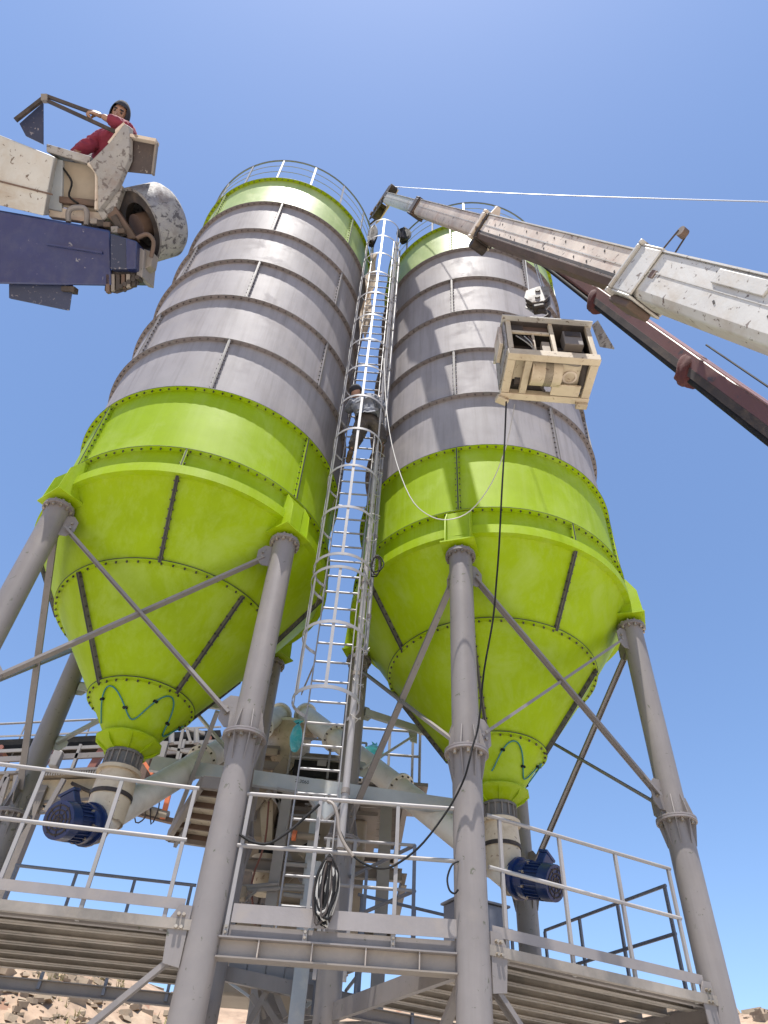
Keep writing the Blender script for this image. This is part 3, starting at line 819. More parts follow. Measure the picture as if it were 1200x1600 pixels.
LA = [leg_xy(SILO_A, d) for d in (270, 0, 180, 90)]
LB = [leg_xy(SILO_B, d) for d in (0, 90, 270, 180)]
pl1, u1, n1 = platform('service_platform', 'steel plank platform under the left silo, with long toe board and railing', LA[0], LA[1], LA[2], LA[3], [.32, 1.02, 1.70, 2.35], (.25, 2.38), (.2, 2.49), 2.12)
pl2, u2, n2 = platform('service_platform', 'steel plank platform under the right silo, beside the slate grey cabinet', LB[0], LB[1], LB[2], LB[3], [.32, 1.0, 1.68, 2.37], (.18, 2.40), (.17, 2.49), 2.58)
wA, wB = leg_xy(SILO_A, 0), leg_xy(SILO_B, 0)
pl3, u3, n3 = platform('service_platform', 'middle walkway on a stiffened beam at the foot of the caged ladder', wA, wB, wA + V((0, .9, 0)), wB + V((0, .9, 0)), [.17, .80, 1.50], (.13, 2.02), (.2, 2.02), .85, sides=False, beam=True)
# leg bracket plates with slotted bolts
for root, legs, us in ((pl1, LA[:2], u1), (pl2, LB[:2], u2)):
    for i, o in enumerate(legs):
        sg = 1 if i == 0 else -1
        n = V((us.y, -us.x, 0)); Z = V((0, 0, 1))
        q = o + us * (sg * .13) + n * .06
        pp = MB().prism([q + Z*2.93, q + us*(sg*.13) + Z*2.95, q + us*(sg*.16) + Z*3.25, q + us*(sg*.10) + Z*3.36, q + Z*3.36], n * .014).build('leg_bracket', M_STEEL, root)
        b = MB()
        for t in (.05, .09):
            for zz in (3.2, 3.29):
                b.hexbolt(q + us*(sg*t) + Z*zz + n*.014, n, .014, .03)
        b.build('bracket_bolt', M_BOLT_Z, pp)
# dark back and side railings
for root, o, q, posts in ((pl1, LA[2], LA[3], [.27, .94, 1.6, 2.25]),):
    u = (q - o).normalized(); n = V((u.y, -u.x, 0))
    rails(root, o, u, n, posts, (.25, 2.3), None, M_RAIL_B, toe=False)
o, q = LB[3], LB[1]
u = (q - o).normalized(); n = V((u.y, -u.x, 0))
rails(pl2, o + u*0 - n*.04, u, n, [.3, .95, 1.6, 2.32], (.3, 2.34), None, M_RAIL_B, toe=False)
o, q = LB[2], LB[3]
u = (q - o).normalized(); n = V((u.y, -u.x, 0))
rails(pl2, o, u, n, [.3, 1.0, 1.7, 2.4], (.25, 2.42), None, M_RAIL_B, toe=False)
# short stub rail past the right corner post
# control cabinet
cbp = LB[0] + u2 * .42 - n2 * .55
cab = thing('control_cabinet', 'slate grey control cabinet standing on the right platform behind the toe board', 'cabinet', cbp + V((0, 0, 3.27)))
MB().box(cbp + V((0, 0, 3.50)), .50, .30, .46, X=u2, Y=n2).build('body', M_CAB, cab, bevel=.006)
MB().box(cbp + V((0, 0, 3.745)), .54, .34, .02, X=u2, Y=n2).build('lid', M_CAB, cab, bevel=.004)
MB().box(cbp + n2*.155 + V((0, 0, 3.50)), .46, .012, .42, X=u2, Y=n2).build('door', M_CAB, cab, bevel=.003)
MB().tube(cbp + n2*.16 + u2*.19 + V((0, 0, 3.5)), cbp + n2*.185 + u2*.19 + V((0, 0, 3.5)), .018, 10).build('lock', M_BLACK, cab)

Z = V((0, 0, 1))
# ------------------------------------------------------------------ screw conveyors
def motor(parent, c, ax, r, L, side):
    """flanged electric motor: finned body, fan cover, terminal box"""
    c, ax = V(c), V(ax).normalized()
    s = ax.cross(V((0, 0, 1))).normalized(); u = s.cross(ax)
    m = MB().tube(c, c + ax*L, r*.93, 24).tube(c - ax*.03, c + ax*.012, r*1.12, 24)
    body = m.build('motor', M_MOTOR, parent)
    f = MB()
    for i in range(26):
        t = 2*math.pi*i/26
        d = s*math.cos(t) + u*math.sin(t)
        f.box(c + ax*(L*.5) + d*(r*.98), L*.86, .008, r*.16, X=ax, Y=ax.cross(d), Z=d)
    f.build('cooling_fin', M_MOTOR, body, 'stuff')
    g = MB().tube(c + ax*(L-.005), c + ax*(L+.12), r*1.06, 28, r*1.02)
    fc = g.build('fan_cover', M_MOTOR, body)
    g = MB()
    for q in (.25, .5, .75):
        g.ringtube(c + ax*(L+.12), c + ax*(L+.126), r*q + .01, r*q - .004, 24)
    for i in range(8):
        t = 2*math.pi*i/8; d = s*math.cos(t) + u*math.sin(t)
        g.box(c + ax*(L+.123) + d*(r*.45), r*.85, .008, .006, X=d, Y=ax.cross(d), Z=ax)
    g.build('fan_grille', M_DARK, fc, 'stuff')
    k = (u*.8 + s*side*.3).normalized()
    w = ax.cross(k)
    tb = MB().box(c + ax*(L*.5) + k*(r*1.05+.04), L*.48, r*.95, .12, X=ax, Y=w, Z=k).build('terminal_box', M_MOTOR, body, bevel=.008)
    MB().box(c + ax*(L*.5) + k*(r*1.05+.115), L*.55, r*1.1, .03, X=ax, Y=w, Z=k).build('box_lid', M_MOTOR, tb, bevel=.006)
    gb = MB().tube(c - ax*.20, c - ax*.03, r*1.02, 20, r*1.1).tube(c - ax*.15, c - ax*.11, r*1.22, 20)
    gb.build('gearbox', M_MOTOR, body)
    b = MB()
    for i in range(8):
        t = 2*math.pi*i/8 + .2; d = s*math.cos(t) + u*math.sin(t)
        b.hexbolt(c - ax*.02 + d*r*1.03, ax, .016, .05)
    b.build('motor_bolt', M_BOLT_Z, body, 'stuff')

def screw(silo, T, label, side):
    S = V((silo[0], silo[1], 4.46)); T = V(T)
    d = (T - S).normalized()
    root = thing('screw_conveyor', label, 'screw conveyor', S, 'screw conveyors feeding the mixing plant')
    MB().tube(S - d*.16, T, .158, 28).build('tube', M_CREAM_W, root)
    for t in (2.05, 3.9):
        q = S + d*t
        MB().tube(q - d*.02, q + d*.02, .215, 28).build('tube_flange', M_CREAM_W, root)
        b = MB(); s = d.cross(V((0, 0, 1))).normalized(); u = s.cross(d)
        for i in range(12):
            a = 2*math.pi*i/12; p = q - d*.02 + (s*math.cos(a) + u*math.sin(a))*.188
            b.hexbolt(p, -d, .013, .02)
        b.build('flange_bolt', M_BOLT, root, 'stuff')
    MB().rev((S.x, S.y), [(.235, 4.97), (.235, 4.93), (.20, 4.93), (.215, 4.74), (.215, 4.70)], 0, 2*math.pi, 28).build('inlet_neck', M_CREAM, root)
    MB().rev((S.x, S.y), [(.222, 4.71), (.222, 4.665)], 0, 2*math.pi, 28).build('clamp_band', M_DARK, root)
    MB().rev((S.x, S.y), [(.212, 4.667), (.205, 4.42)], 0, 2*math.pi, 28).build('inlet_spout', M_CREAM, root)
    MB().tube(S - d*.165, S - d*.19, .185, 28).build('end_plate', M_CREAM, root)
    for k in (.9, 1.3):
        p = S + d*k
        MB().box(p - V((0, 0, .17)), .22, .16, .012, X=d, Y=d.cross(V((0,0,1))).normalized(), Z=d.cross(V((0,0,1))).normalized().cross(d)).build('inspection_hatch', M_STEEL_D, root)
    motor(root, S - d*.44 + Z*.12, V((-d.x, -d.y, -.22)), .172, .20, side)
    s = d.cross(V((0, 0, 1))).normalized()
    MB().box(T - d*.1 - V((0, 0, .22)), .26, .26, .3, X=V((d.x, d.y, 0)).normalized(), Y=s).build('discharge_spout', M_CREAM, root)
    MB().tube(T, T + d*.05, .2, 24).build('end_plate', M_CREAM_W, root)
    return root
screw(SILO_A, (-1.48, 10.88, 7.57), 'pale screw conveyor with blue motor rising from under the left silo', 1)
screw(SILO_B, (-1.05, 10.91, 7.62), 'pale screw conveyor with blue motor rising from under the right silo', -1)

# ------------------------------------------------------------------ mixing plant behind
plant = thing('mixing_plant', 'dusty concrete mixing plant tower with hoppers standing behind the silos', 'mixing plant', (-.9, 11.6, 0))
Z = V((0, 0, 1))
PX0, PX1, PY0, PY1 = -2.05, .62, 10.55, 13.2
PD = 6.35                                 # plant deck height
for x, y, w, m in ((-1.10, 10.4, .15, M_RAIL), (-.66, 10.4, .12, M_BLUEST), (.36, 10.4, .17, M_RAIL), (PX0, 10.5, .15, M_STEEL_D), (PX0, PY1, .17, M_STEEL_D), (.45, PY1, .17, M_STEEL_D), (-.8, PY1, .15, M_STEEL_D)):
    h = 6.3 if x > -1.2 else 5.9
    MB().box((x, y, h/2), w, w*.7, h).build('column', m, plant)
for z, m in ((5.05, M_STEEL_D), (6.22, M_STEEL)):
    MB().channel((PX0, PY0-.1, z), (PX1, PY0-.1, z), .08, .16, .01, Z, 1).build('floor_beam', m, plant)
    MB().channel((PX0, PY1, z), (PX1, PY1, z), .08, .16, .01, Z, 1).build('floor_beam', m, plant)
    for x in (PX0, -1.17, -.1, PX1):
        MB().channel((x, PY0, z), (x, PY1, z), .08, .16, .01, Z, 1).build('floor_beam', m, plant)
for k in range(9):
    y = 10.62 + k * .285
    MB().box(((PX0+PX1)/2 + .35, y, PD), PX1-PX0-.7, .265, .03).build('floor_plate', M_STEEL_D, plant)
# mixer drum housing and hoppers under the deck
MB().box((-.55, 11.5, 5.55), 1.3, 1.2, .85).build('mixer_body', M_TANBOX, plant, bevel=.05)
mx = MB().tube((-1.2, 11.5, 5.15), (.1, 11.5, 5.15), .62, 28)
mx.build('mixer_trough', M_TANBOX, plant)
MB().prism([(-1.1, 10.95, 4.75), (-.1, 10.95, 4.75), (-.3, 11.2, 4.15), (-.9, 11.2, 4.15)], (0, .7, 0)).build('discharge_chute', M_TANBOX, plant)
MB().box((-.5, 11.5, 6.0), 1.5, 1.5, .06).build('mixer_lid', M_STEEL_D, plant)
MB().prism([(-1.95, 10.7, 6.1), (-1.25, 10.7, 6.1), (-1.35, 10.75, 5.55), (-1.85, 10.75, 5.55)], (0, .9, 0)).build('aggregate_chute', M_TANBOX, plant)
# tapered tan chute hanging in the gap left of the light column
a0, a1, a2, a3 = ony(404, 1222, 10.7), ony(428, 1222, 10.7), ony(424, 1335, 10.7), ony(410, 1335, 10.7)
MB().prism([a3, a2, a1, a0], (0, .35, 0)).build('tapered_chute', M_CREAM, plant)
# weigh bucket: flat-bottomed cone with black collar
bc = ony(413, 1372, 10.8)
hb = MB().rev((bc.x, bc.y), [(.22, bc.z+.26), (.12, bc.z-.22), (.0, bc.z-.22)], 0, 2*math.pi, 24).build('weigh_bucket', M_CREAM, plant)
MB().rev((bc.x, bc.y), [(.14, bc.z+.26), (.15, bc.z+.42)], 0, 2*math.pi, 20).build('rubber_sleeve', M_BLACK, hb)
# cement hopper under the two screw heads
cc = V((-1.27, 11.0, 7.0))
hp = MB().rev((cc.x, cc.y), [(.36, 7.38), (.36, 6.95), (.16, 6.55), (.16, 6.35)], 0, 2*math.pi, 28).build('cement_hopper', M_CREAM, plant)
MB().rev((cc.x, cc.y), [(.39, 7.40), (.39, 7.35)], 0, 2*math.pi, 28).build('hopper_rim', M_CREAM_W, hp)
# grey machine housing right of the hopper, label plate, dark belt underside
g0, g1 = ony(470, 1186, 10.9), ony(545, 1206, 10.9)
MB().box((g0 + g1)/2 + V((0, .4, 0)), (g1-g0).length, .9, .34).build('machine_housing', M_STEEL_D, plant, bevel=.015)
MB().box(ony(503, 1192, 10.44), .14, .01, .10).build('label_plate', M_RAIL, plant)
MB().box(ony(500, 1216, 10.75), .8, .6, .26).build('belt_underside', M_BLACK, plant)
b0 = ony(390, 1166, 10.6)
MB().box(b0 + V((0, .5, 0)), .95, 1.0, .08).build('floor_plate', M_STEEL_D, plant)
for k in range(4):
    MB().bar(b0 + V((-.45, -.02 + k*.28, -.08)), b0 + V((.45, -.02 + k*.28, -.08)), .05, .10).build('floor_rib', M_TANBOX, plant)
MB().box(b0 + V((0, .02, -.28)), 1.0, .06, .12).build('floor_beam', M_STEEL_D, plant)
MB().bar(ony(452, 1190, 10.6), ony(410, 1246, 10.6), .06, .22).build('slanted_chute_side', M_TANBOX, plant)
MB().bar(ony(395, 1262, 10.65), ony(425, 1222, 10.65), .05, .16).build('slanted_chute_side', M_TANBOX, plant)
for a, b in (((435, 1255), (418, 1235)), ((428, 1232), (446, 1290)), ((475, 1370), (455, 1345)), ((448, 1330), (472, 1378))):
    MB().bar(ony(*a, 10.5), ony(*b, 10.5), .05, .05, (0, 1, 0)).build('diagonal_brace', M_RAIL, plant)
for a, b in (((366, 1391), (438, 1388)), ((372, 1387), (436, 1381)), ((447, 1350), (490, 1353)), ((445, 1384), (490, 1386)), ((440, 1388), (485, 1391)), ((443, 1397), (485, 1402)), ((450, 1305), (500, 1309))):
    MB().tube(ony(*a, 10.3), ony(*b, 10.3), .028, 10).build('cross_pipe', M_RAIL, plant)
MB().box(ony(375, 1396, 10.2), .16, .16, .16).build('junction_box', M_TANBOX, plant, bevel=.02)
MB().bar(ony(378, 1412, 10.3), ony(400, 1392, 10.3), .03, .05, (0, 1, 0)).build('diagonal_brace', M_RAIL, plant)
MB().tube(ony(457, 1305, 10.25), ony(463, 1306, 10.25), .07, 14).build('pipe_coupling', M_ORANGE, plant)
MB().tube(ony(464, 1306, 10.28), ony(492, 1308, 10.28), .045, 12).build('cross_pipe', M_TANBOX, plant)
for a, b, m in (((476, 1320), (486, 1340), M_BLACK), ((470, 1338), (478, 1328), M_CREAM)):
    MB().bar(ony(*a, 10.6), ony(*b, 10.6), .09, .06, (0, 1, 0)).build('gate_arm', m, plant)
# dark sheets added inside the tower, standing in for shade in its gaps
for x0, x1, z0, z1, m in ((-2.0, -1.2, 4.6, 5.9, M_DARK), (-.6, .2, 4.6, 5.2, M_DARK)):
    MB().box(((x0+x1)/2, 12.9, (z0+z1)/2), x1-x0, .05, z1-z0).build('gap_shade_sheet', m, plant)
MB().box((-1.7, 12.3, 4.4), .7, .9, 1.2).build('water_tank', M_TANBOX, plant, bevel=.04)
# low machinery seen below the walkway
for k in range(5):
    q = ony(372 + k*29, 1506 + k*6.5, 9.45)
    MB().box(q + V((0, .18, 0)), .215, .35, .17).build('counterweight_box', M_RAIL, plant, bevel=.012)
MB().channel(ony(340, 1518, 9.3), ony(568, 1568, 9.3), .08, .14, .008, Z, -1).build('low_beam', M_STEEL, plant)
for a, b in (((388, 1600), (424, 1536)), ((425, 1534), (446, 1590)), ((470, 1545), (500, 1568)), ((412, 1566), (436, 1602)), ((470, 1580), (500, 1584)), ((392, 1555), (402, 1570))):
    MB().bar(ony(*a, 9.4), ony(*b, 9.4), .06, .05, (0, 1, 0)).build('diagonal_brace', M_STEEL_D, plant)
rng = random.Random(31)
for k in range(26):
    x, y = rng.uniform(392, 560), rng.uniform(1535, 1600)
    a, b = ony(x, y, rng.uniform(9.6, 11.5)), None
    th = rng.uniform(0, 3.14); ln = rng.uniform(.25, .8)
    b = a + V((math.cos(th)*ln, rng.uniform(-.3, .3), math.sin(th)*ln))
    MB().bar(a, b, rng.choice([.03, .04, .06]), rng.choice([.03, .04, .05]), (0, 1, 0)).build('truss_member', rng.choice([M_RAIL, M_STEEL_D, M_TANBOX, M_STEEL, M_BLUEST]), plant)
for k in range(22):
    x, y = rng.uniform(372, 500), rng.uniform(1245, 1420)
    a = ony(x, y, rng.uniform(10.6, 11.6))
    th = rng.choice([0, .1, 1.5, 1.6, .8, 2.2]); ln = rng.uniform(.2, .6)
    b = a + V((math.cos(th)*ln, rng.uniform(-.2, .2), math.sin(th)*ln))
    MB().bar(a, b, rng.choice([.02, .03, .05]), rng.choice([.02, .03, .04]), (0, 1, 0)).build('truss_member', rng.choice([M_RAIL, M_STEEL_D, M_TANBOX, M_DARK, M_BLUEST]), plant)
MB().tube(ony(440, 1578, 10.2), ony(455, 1568, 10.2), .22, 18, .3).build('conical_funnel', M_TANBOX, plant)
MB().box(ony(470, 1575, 11.2), 1.0, .8, 1.2).build('pump_housing', M_STEEL_D, plant, bevel=.03)
MB().box(ony(468, 1548, 9.0), .16, .1, 2.6).build('column', M_BLUEST, plant)
# upper guard rails around the plant deck
def pl_rail(pts, posts, zt, m=M_GALV, r=.018):
    for k in range(len(pts) - 1):
        for f in (1, .5):
            MB().tube(V(pts[k]) + Z*zt*f, V(pts[k+1]) + Z*zt*f, r, 8).build('guard_rail', m, plant)
    for p in posts:
        MB().tube(V(p), V(p) + Z*zt, r, 8).build('rail_post', m, plant)
pl_rail([(-1.15, 10.45, PD), (.0, 10.45, PD)], [(-1.15, 10.45, PD), (-.55, 10.45, PD), (0, 10.45, PD)], .62)
w0 = ony(655, 1232, 12.0)
pl_rail([w0 + V((-1.2, 0, .1)), w0 + V((0, 0, .1)), w0 + V((.1, 1.3, .1))], [w0 + V((-.55, 0, .1)), w0 + V((0, 0, .1)), w0 + V((-.13, 0, .1)), w0 + V((.06, .8, .1)), w0 + V((.1, 1.3, .1))], .95, M_RAIL, .025)
MB().box(w0 + V((-.5, .6, .05)), 1.3, 1.3, .06).build('side_landing', M_STEEL_D, plant)
MB().bar(w0 + V((-1.1, .1, -.1)), w0 + V((.1, .1, -.1)), .06, .14).build('landing_beam', M_STEEL_D, plant)
rng = random.Random(11)
for k in range(12):
    x = -.95 + k*.08
    MB().box((x, 10.7 + rng.uniform(0, .5), PD + rng.uniform(.1, .4)), rng.uniform(.05, .12), rng.uniform(.05, .15), rng.uniform(.06, .2)).build('pneumatic_part', rng.choice([M_BLACK, M_RAIL, M_STEEL_D, M_BLUEST]), plant)
# dangling hoses
for k, (x, s) in enumerate(((-1.6, .3), (-1.35, .2), (-.4, .25), (-.2, .3))):
    MB().path([(x, 10.35, 5.9), (x + .05, 10.3, 5.3), (x - .06 + s*.1, 10.32, 4.8), (x + .1, 10.35, 4.3)], .014, 6).build('hose', [M_BLACK, M_REDB, M_DARK, M_BLACK][k], plant)

# ------------------------------------------------------------------ service walkway underside between plant and left silo
st = thing('access_walkway', 'brown ribbed underside of a short walkway beside the left silo front leg', 'walkway', ony(310, 1290, 10.2))
c0, c1, c2, c3 = onz(266, 1300, 5.0), onz(348, 1312, 5.0), onz(372, 1222, 5.0), onz(318, 1216, 5.0)
for k in range(5):
    f0, f1 = k/5 + .01, (k+1)/5 - .01
    a, b = c0.lerp(c3, f0), c1.lerp(c2, f0); c_, d_ = c1.lerp(c2, f1), c0.lerp(c3, f1)
    MB().prism([a, b, c_, d_], (0, 0, .04)).build('deck_plate', M_CREAM, st)
    MB().bar(a - Z*.03, b - Z*.03, .03, .06).build('cross_rib', M_RUST, st)
for a, b in ((c0, c3), (c1, c2), (c0, c1), (c3, c2)):
    MB().bar(a - Z*.05, b - Z*.05, .06, .13).build('frame_beam', M_STEEL_D, st)
MB().bar(c0 + Z*-.06, c0.lerp(c3, .9) + Z*.9, .05, .05).build('hand_rail', M_RAIL, st)
MB().bar(c0.lerp(c1, .15) - Z*.15, c0.lerp(c2, .55) + Z*.25, .04, .06).build('diagonal_brace', M_RAIL, st)

# ------------------------------------------------------------------ belt conveyor far left behind
bl = thing('belt_conveyor', 'long dark belt conveyor gallery with pale rails behind the left silo', 'conveyor', (-5, 13.2, 0))
BY = 13.0
def B(px, py, dy=0): return ony(px, py, BY + dy)
l0, l1 = B(-140, 1176), B(345, 1154)
d = (l1 - l0).normalized(); L = (l1 - l0).length
MB().bar(l0, l1, .30, .20).build('belt', M_BLACK, bl)
MB().bar(l0 + V((0, -.2, .14)), l1 + V((0, -.2, .14)), .02, .03).build('frame_rail', M_RAIL, bl)
MB().bar(l0 + V((0, -.2, -.16)), l1 + V((0, -.2, -.16)), .03, .06).build('frame_rail', M_RAIL, bl)
MB().bar(l0 + V((0, -.2, -.33)), l1 + V((0, -.2, -.33)), .05, .10).build('frame_rail', M_STEEL, bl)
MB().bar(B(246, 1190), B(345, 1186), .3, .17).build('return_belt', M_BLACK, bl)
MB().bar(l0 + V((0, -.2, -.58)), l1 + V((0, -.2, -.60)), .03, .05).build('frame_rail', M_STEEL, bl)
k = 0
while k * .95 < L - .4:
    q = l0 + d * (.3 + k * .95) + V((0, -.2, -.1))
    MB().bar(q, q - Z*.48, .05, .05, (0, 1, 0)).build('frame_post', M_RAIL, bl)
    MB().prism([q + d*.36 - Z*.02, q + d*.50 - Z*.02, q + d*.40 - Z*.46, q + d*.26 - Z*.46], (0, .12, 0)).build('idler_bracket', M_REDB, bl)
    MB().tube(q + d*.45 + V((0, .0, .02)), q + d*.45 + V((0, .3, .02)), .05, 12).build('idler_roller', M_REDB, bl)
    k += 1
r0, r1 = B(-140, 1138), B(150, 1124)
MB().tube(r0, r1, .022, 8).build('guard_rail', M_GALV, bl)
for f in (.35, .62, .98):
    p = r0.lerp(r1, f)
    MB().tube(p, p - Z*1.1, .016, 8).build('rail_post', M_GALV, bl)
MB().bar(B(-60, 1214), B(162, 1203), .08, .10).build('orange_guard', mat('faded_orange_guard', (0.40, 0.17, 0.10), .6, dirt=(.35, .27, .2), dirt_amt=.8, dirt_scale=4), bl)
MB().prism([B(-60, 1222), B(172, 1216), B(165, 1250), B(62, 1253), B(42, 1246), B(-60, 1244)], (0, .5, 0)).build('hopper_side', M_CREAM, bl)
MB().bar(B(-60, 1219), B(172, 1210), .3, .045).build('walkway_grating', M_TANBOX, bl)
for k in range(26):
    q = B(60 + k*4, 1212.5 - k*.16, -.2)
    MB().bar(q, q + Z*.07, .02, .02, (0, 1, 0)).build('grating_tooth', M_RAIL, bl)
MB().bar(B(40, 1255), B(165, 1247), .04, .05).build('truss_chord', M_STEEL, bl)
MB().bar(B(40, 1262), B(165, 1254), .03, .04).build('truss_chord', M_STEEL, bl)
MB().bar(B(40, 1271), B(165, 1263), .04, .06).build('truss_chord', M_STEEL, bl)
for k in range(6):
    a = B(45 + k*20, 1255 - k*1.2); b_ = B(55 + k*20, 1271 - k*1.2)
    MB().bar(a, b_, .03, .03, (0, 1, 0)).build('truss_web', M_STEEL_D, bl)
MB().bar(B(112, 1224, -.1), B(152, 1242, -.1), .05, .07, (0, 1, 0)).build('dark_strut', M_DARK, bl)
for p0, p1 in (((72, 1268), (100, 1218)), ((-10, 1290), (12, 1215)), ((12, 1210), (-20, 1260)), ((18, 1270), (26, 1212))):
    MB().bar(B(*p0, -.3), B(*p1, -.3), .08, .07, (0, 1, 0)).build('support_strut', M_STEEL, bl)
# truss web near the right end
for p0, p1 in (((243, 1166), (300, 1176)), ((276, 1196), (318, 1162)), ((286, 1140), (275, 1196)), ((292, 1140), (298, 1160)), ((283, 1136), (320, 1146))):
    MB().bar(B(*p0, -.7), B(*p1, -.7), .05, .05, (0, 1, 0)).build('truss_web', M_RAIL, bl)
for px in (268, 307):
    MB().tube(B(px, 1162, -.7), B(px, 1140, -.7), .05, 10).build('rail_post', M_GALV, bl)
MB().box(B(248, 1172, -.75), .28, .12, .30).build('bearing_block', M_RAIL, bl)
MB().tube(B(213, 1262, -.4), B(262, 1276, -.4), .09, 14).build('drive_drum', M_TANBOX, bl)
MB().bar(B(205, 1268, -.4), B(272, 1284, -.4), .1, .08).build('drum_frame', M_RUST, bl)
MB().bar(B(264, 1240, -.45), B(254, 1280, -.45), .09, .03, (0, 1, 0)).build('orange_lever', M_ORANGE, bl)
MB().bar(B(226, 1192, -.8), B(238, 1210, -.8), .05, .04, (0, 1, 0)).build('orange_lever', M_ORANGE, bl)
MB().bar(B(222, 1198, -.6), B(244, 1214, -.6), .4, .12, (0, 1, 0)).build('guard_plate', M_RUST, bl)
MB().box(B(88, 1187, -.4), .16, .16, .30).build('motor_box', M_RAIL, bl, bevel=.02)
for k in range(3):
    x = 3.0 + k * 2.4
    q = l1 - d * x
    MB().box((q.x, q.y, q.z/2 - .4), .2, .2, q.z - .8).build('support_leg', M_STEEL_D, bl)
for k, (a, b_, c_) in enumerate((((204, 1272), (212, 1285), (226, 1278)), ((230, 1262), (236, 1288), (248, 1262)))):
    MB().path([B(*a, -.5) + Z*.2, B(*b_, -.5), B(*c_, -.5), B(c_[0], c_[1] - 14, -.5)], .012, 6).build('loose_wire', M_DARK, bl)
# turquoise plastic bags
def bag(label, px, py, Y, rx, rz, seed):
    rng = random.Random(seed)
    c = ony(px, py, Y)
    o = thing('plastic_bag', label, 'plastic bag', c)
    mb = MB(); n, m = 14, 10
    vs = []
    for j in range(m + 1):
        t = math.pi * j / m
        for i in range(n):
            a = 2*math.pi*i/n
            w = math.sin(t) ** (1.6 if j < m/2 else .7)
            q = 1 + .22*noise.noise(V((math.cos(a)*2 + seed, math.sin(a)*2, t*3)))
            vs.append(c + V((math.cos(a)*rx*w*q, math.sin(a)*rx*w*q, math.cos(t)*rz)))
    mb.add(vs, [(j*n+i, (j+1)*n+i, (j+1)*n+(i+1) % n, j*n+(i+1) % n) for j in range(m) for i in range(n)], True)
    mb.build('crumpled_bag', M_BAG, o)
    kn = MB()
    for k in range(4):
        kn.add([c + Z*rz*.85, c + V((rng.uniform(-.08, .08), rng.uniform(-.05, .05), rz*1.35)), c + V((rng.uniform(-.1, .1), 0, rz*1.15))], [(0, 1, 2)])
    kn.build('knot', M_BAG, o)
bag('turquoise plastic bag tied on the plant rail beside the ladder foot', 463, 1152, 9.6, .09, .22, 2)
bag('turquoise plastic bag lying on the right screw conveyor tube', 583, 1176, 10.3, .16, .12, 6)

# corner guard rail behind the middle walkway
cr = thing('guard_rail', 'corner guard rail with slate posts behind the middle walkway right of the ladder', 'railing', ony(648, 1428, 7.7))
c0 = ony(648, 1321, 7.7); c1 = ony(648, 1392, 7.7)
bk = V((-1.05, 1.75, 0))
for c, m in ((c0, M_RAIL), (c1, M_RAIL)):
    MB().tube(c - V((.95, 0, 0)), c, .017, 8).build('front_rail', m, cr)
    MB().tube(c, c + bk, .02, 8).build('side_rail', M_RAIL_B, cr)
for q, m in ((c0, M_RAIL_B), (c0 + bk*.45, M_RAIL_B), (c0 + bk*.9, M_RAIL_B), (c0 - V((.62, 0, 0)), M_RAIL), (c0 - V((.9, 0, 0)), M_RAIL)):
    MB().bar((q.x, q.y, 3.2), (q.x, q.y, q.z), .035, .035, (0, 1, 0)).build('rail_post', m, cr)

# ------------------------------------------------------------------ white telescopic crane boom
def line_at(A, B, px):
    """point of the 3-d line A-B that shows at image column px"""
    lo, hi = -0.6, 1.4
    f = lambda t: 600 + FOC * ((A + (B-A)*t - EYE).dot(RIGHT)) / ((A + (B-A)*t - EYE).dot(FWD))
    for _ in range(60):
        m = (lo + hi) / 2
        if f(m) < px: lo = m
        else: hi = m
    return A + (B - A) * lo
BA, BB = atd(605, 311, 20.0), atd(1200, 497, 5.5)
ba = (BA - BB).normalized()                    # towards the tip
bs = ba.cross(V((0, 0, 1))).normalized()
bu = bs.cross(ba)
def hexa(w, h, c=.15):
    return [(-w/2, -h/2 + h*c), (-w/2 + w*c, -h/2), (w/2 - w*c, -h/2), (w/2, -h/2 + h*c), (w/2, h/2), (-w/2, h/2)]
boom = thing('crane_boom', 'weathered white telescopic crane boom reaching from the right over the right silo', 'crane boom', BB - ba*3)
s_tip, s_c1, s_c2, s_c3 = BA, line_at(BA, BB, 655), line_at(BA, BB, 760), line_at(BA, BB, 1000)
low = BB - ba * 4.6
MB().extr(s_c1 - ba*.3, s_tip, hexa(.19, .25), Z).build('boom_section', M_WHITE, boom, bevel=.01)
MB().extr(s_c2 - ba*.3, s_c1, hexa(.225, .295), Z).build('boom_section', M_TAN, boom, bevel=.01)
sec3 = MB().extr(s_c3 - ba*.3, s_c2, hexa(.27, .345), Z).build('boom_section', M_TAN, boom, bevel=.012)
sec4 = MB().extr(low, s_c3 - ba*.12, hexa(.32, .40), Z).build('boom_section', M_WHITE, boom, bevel=.015)
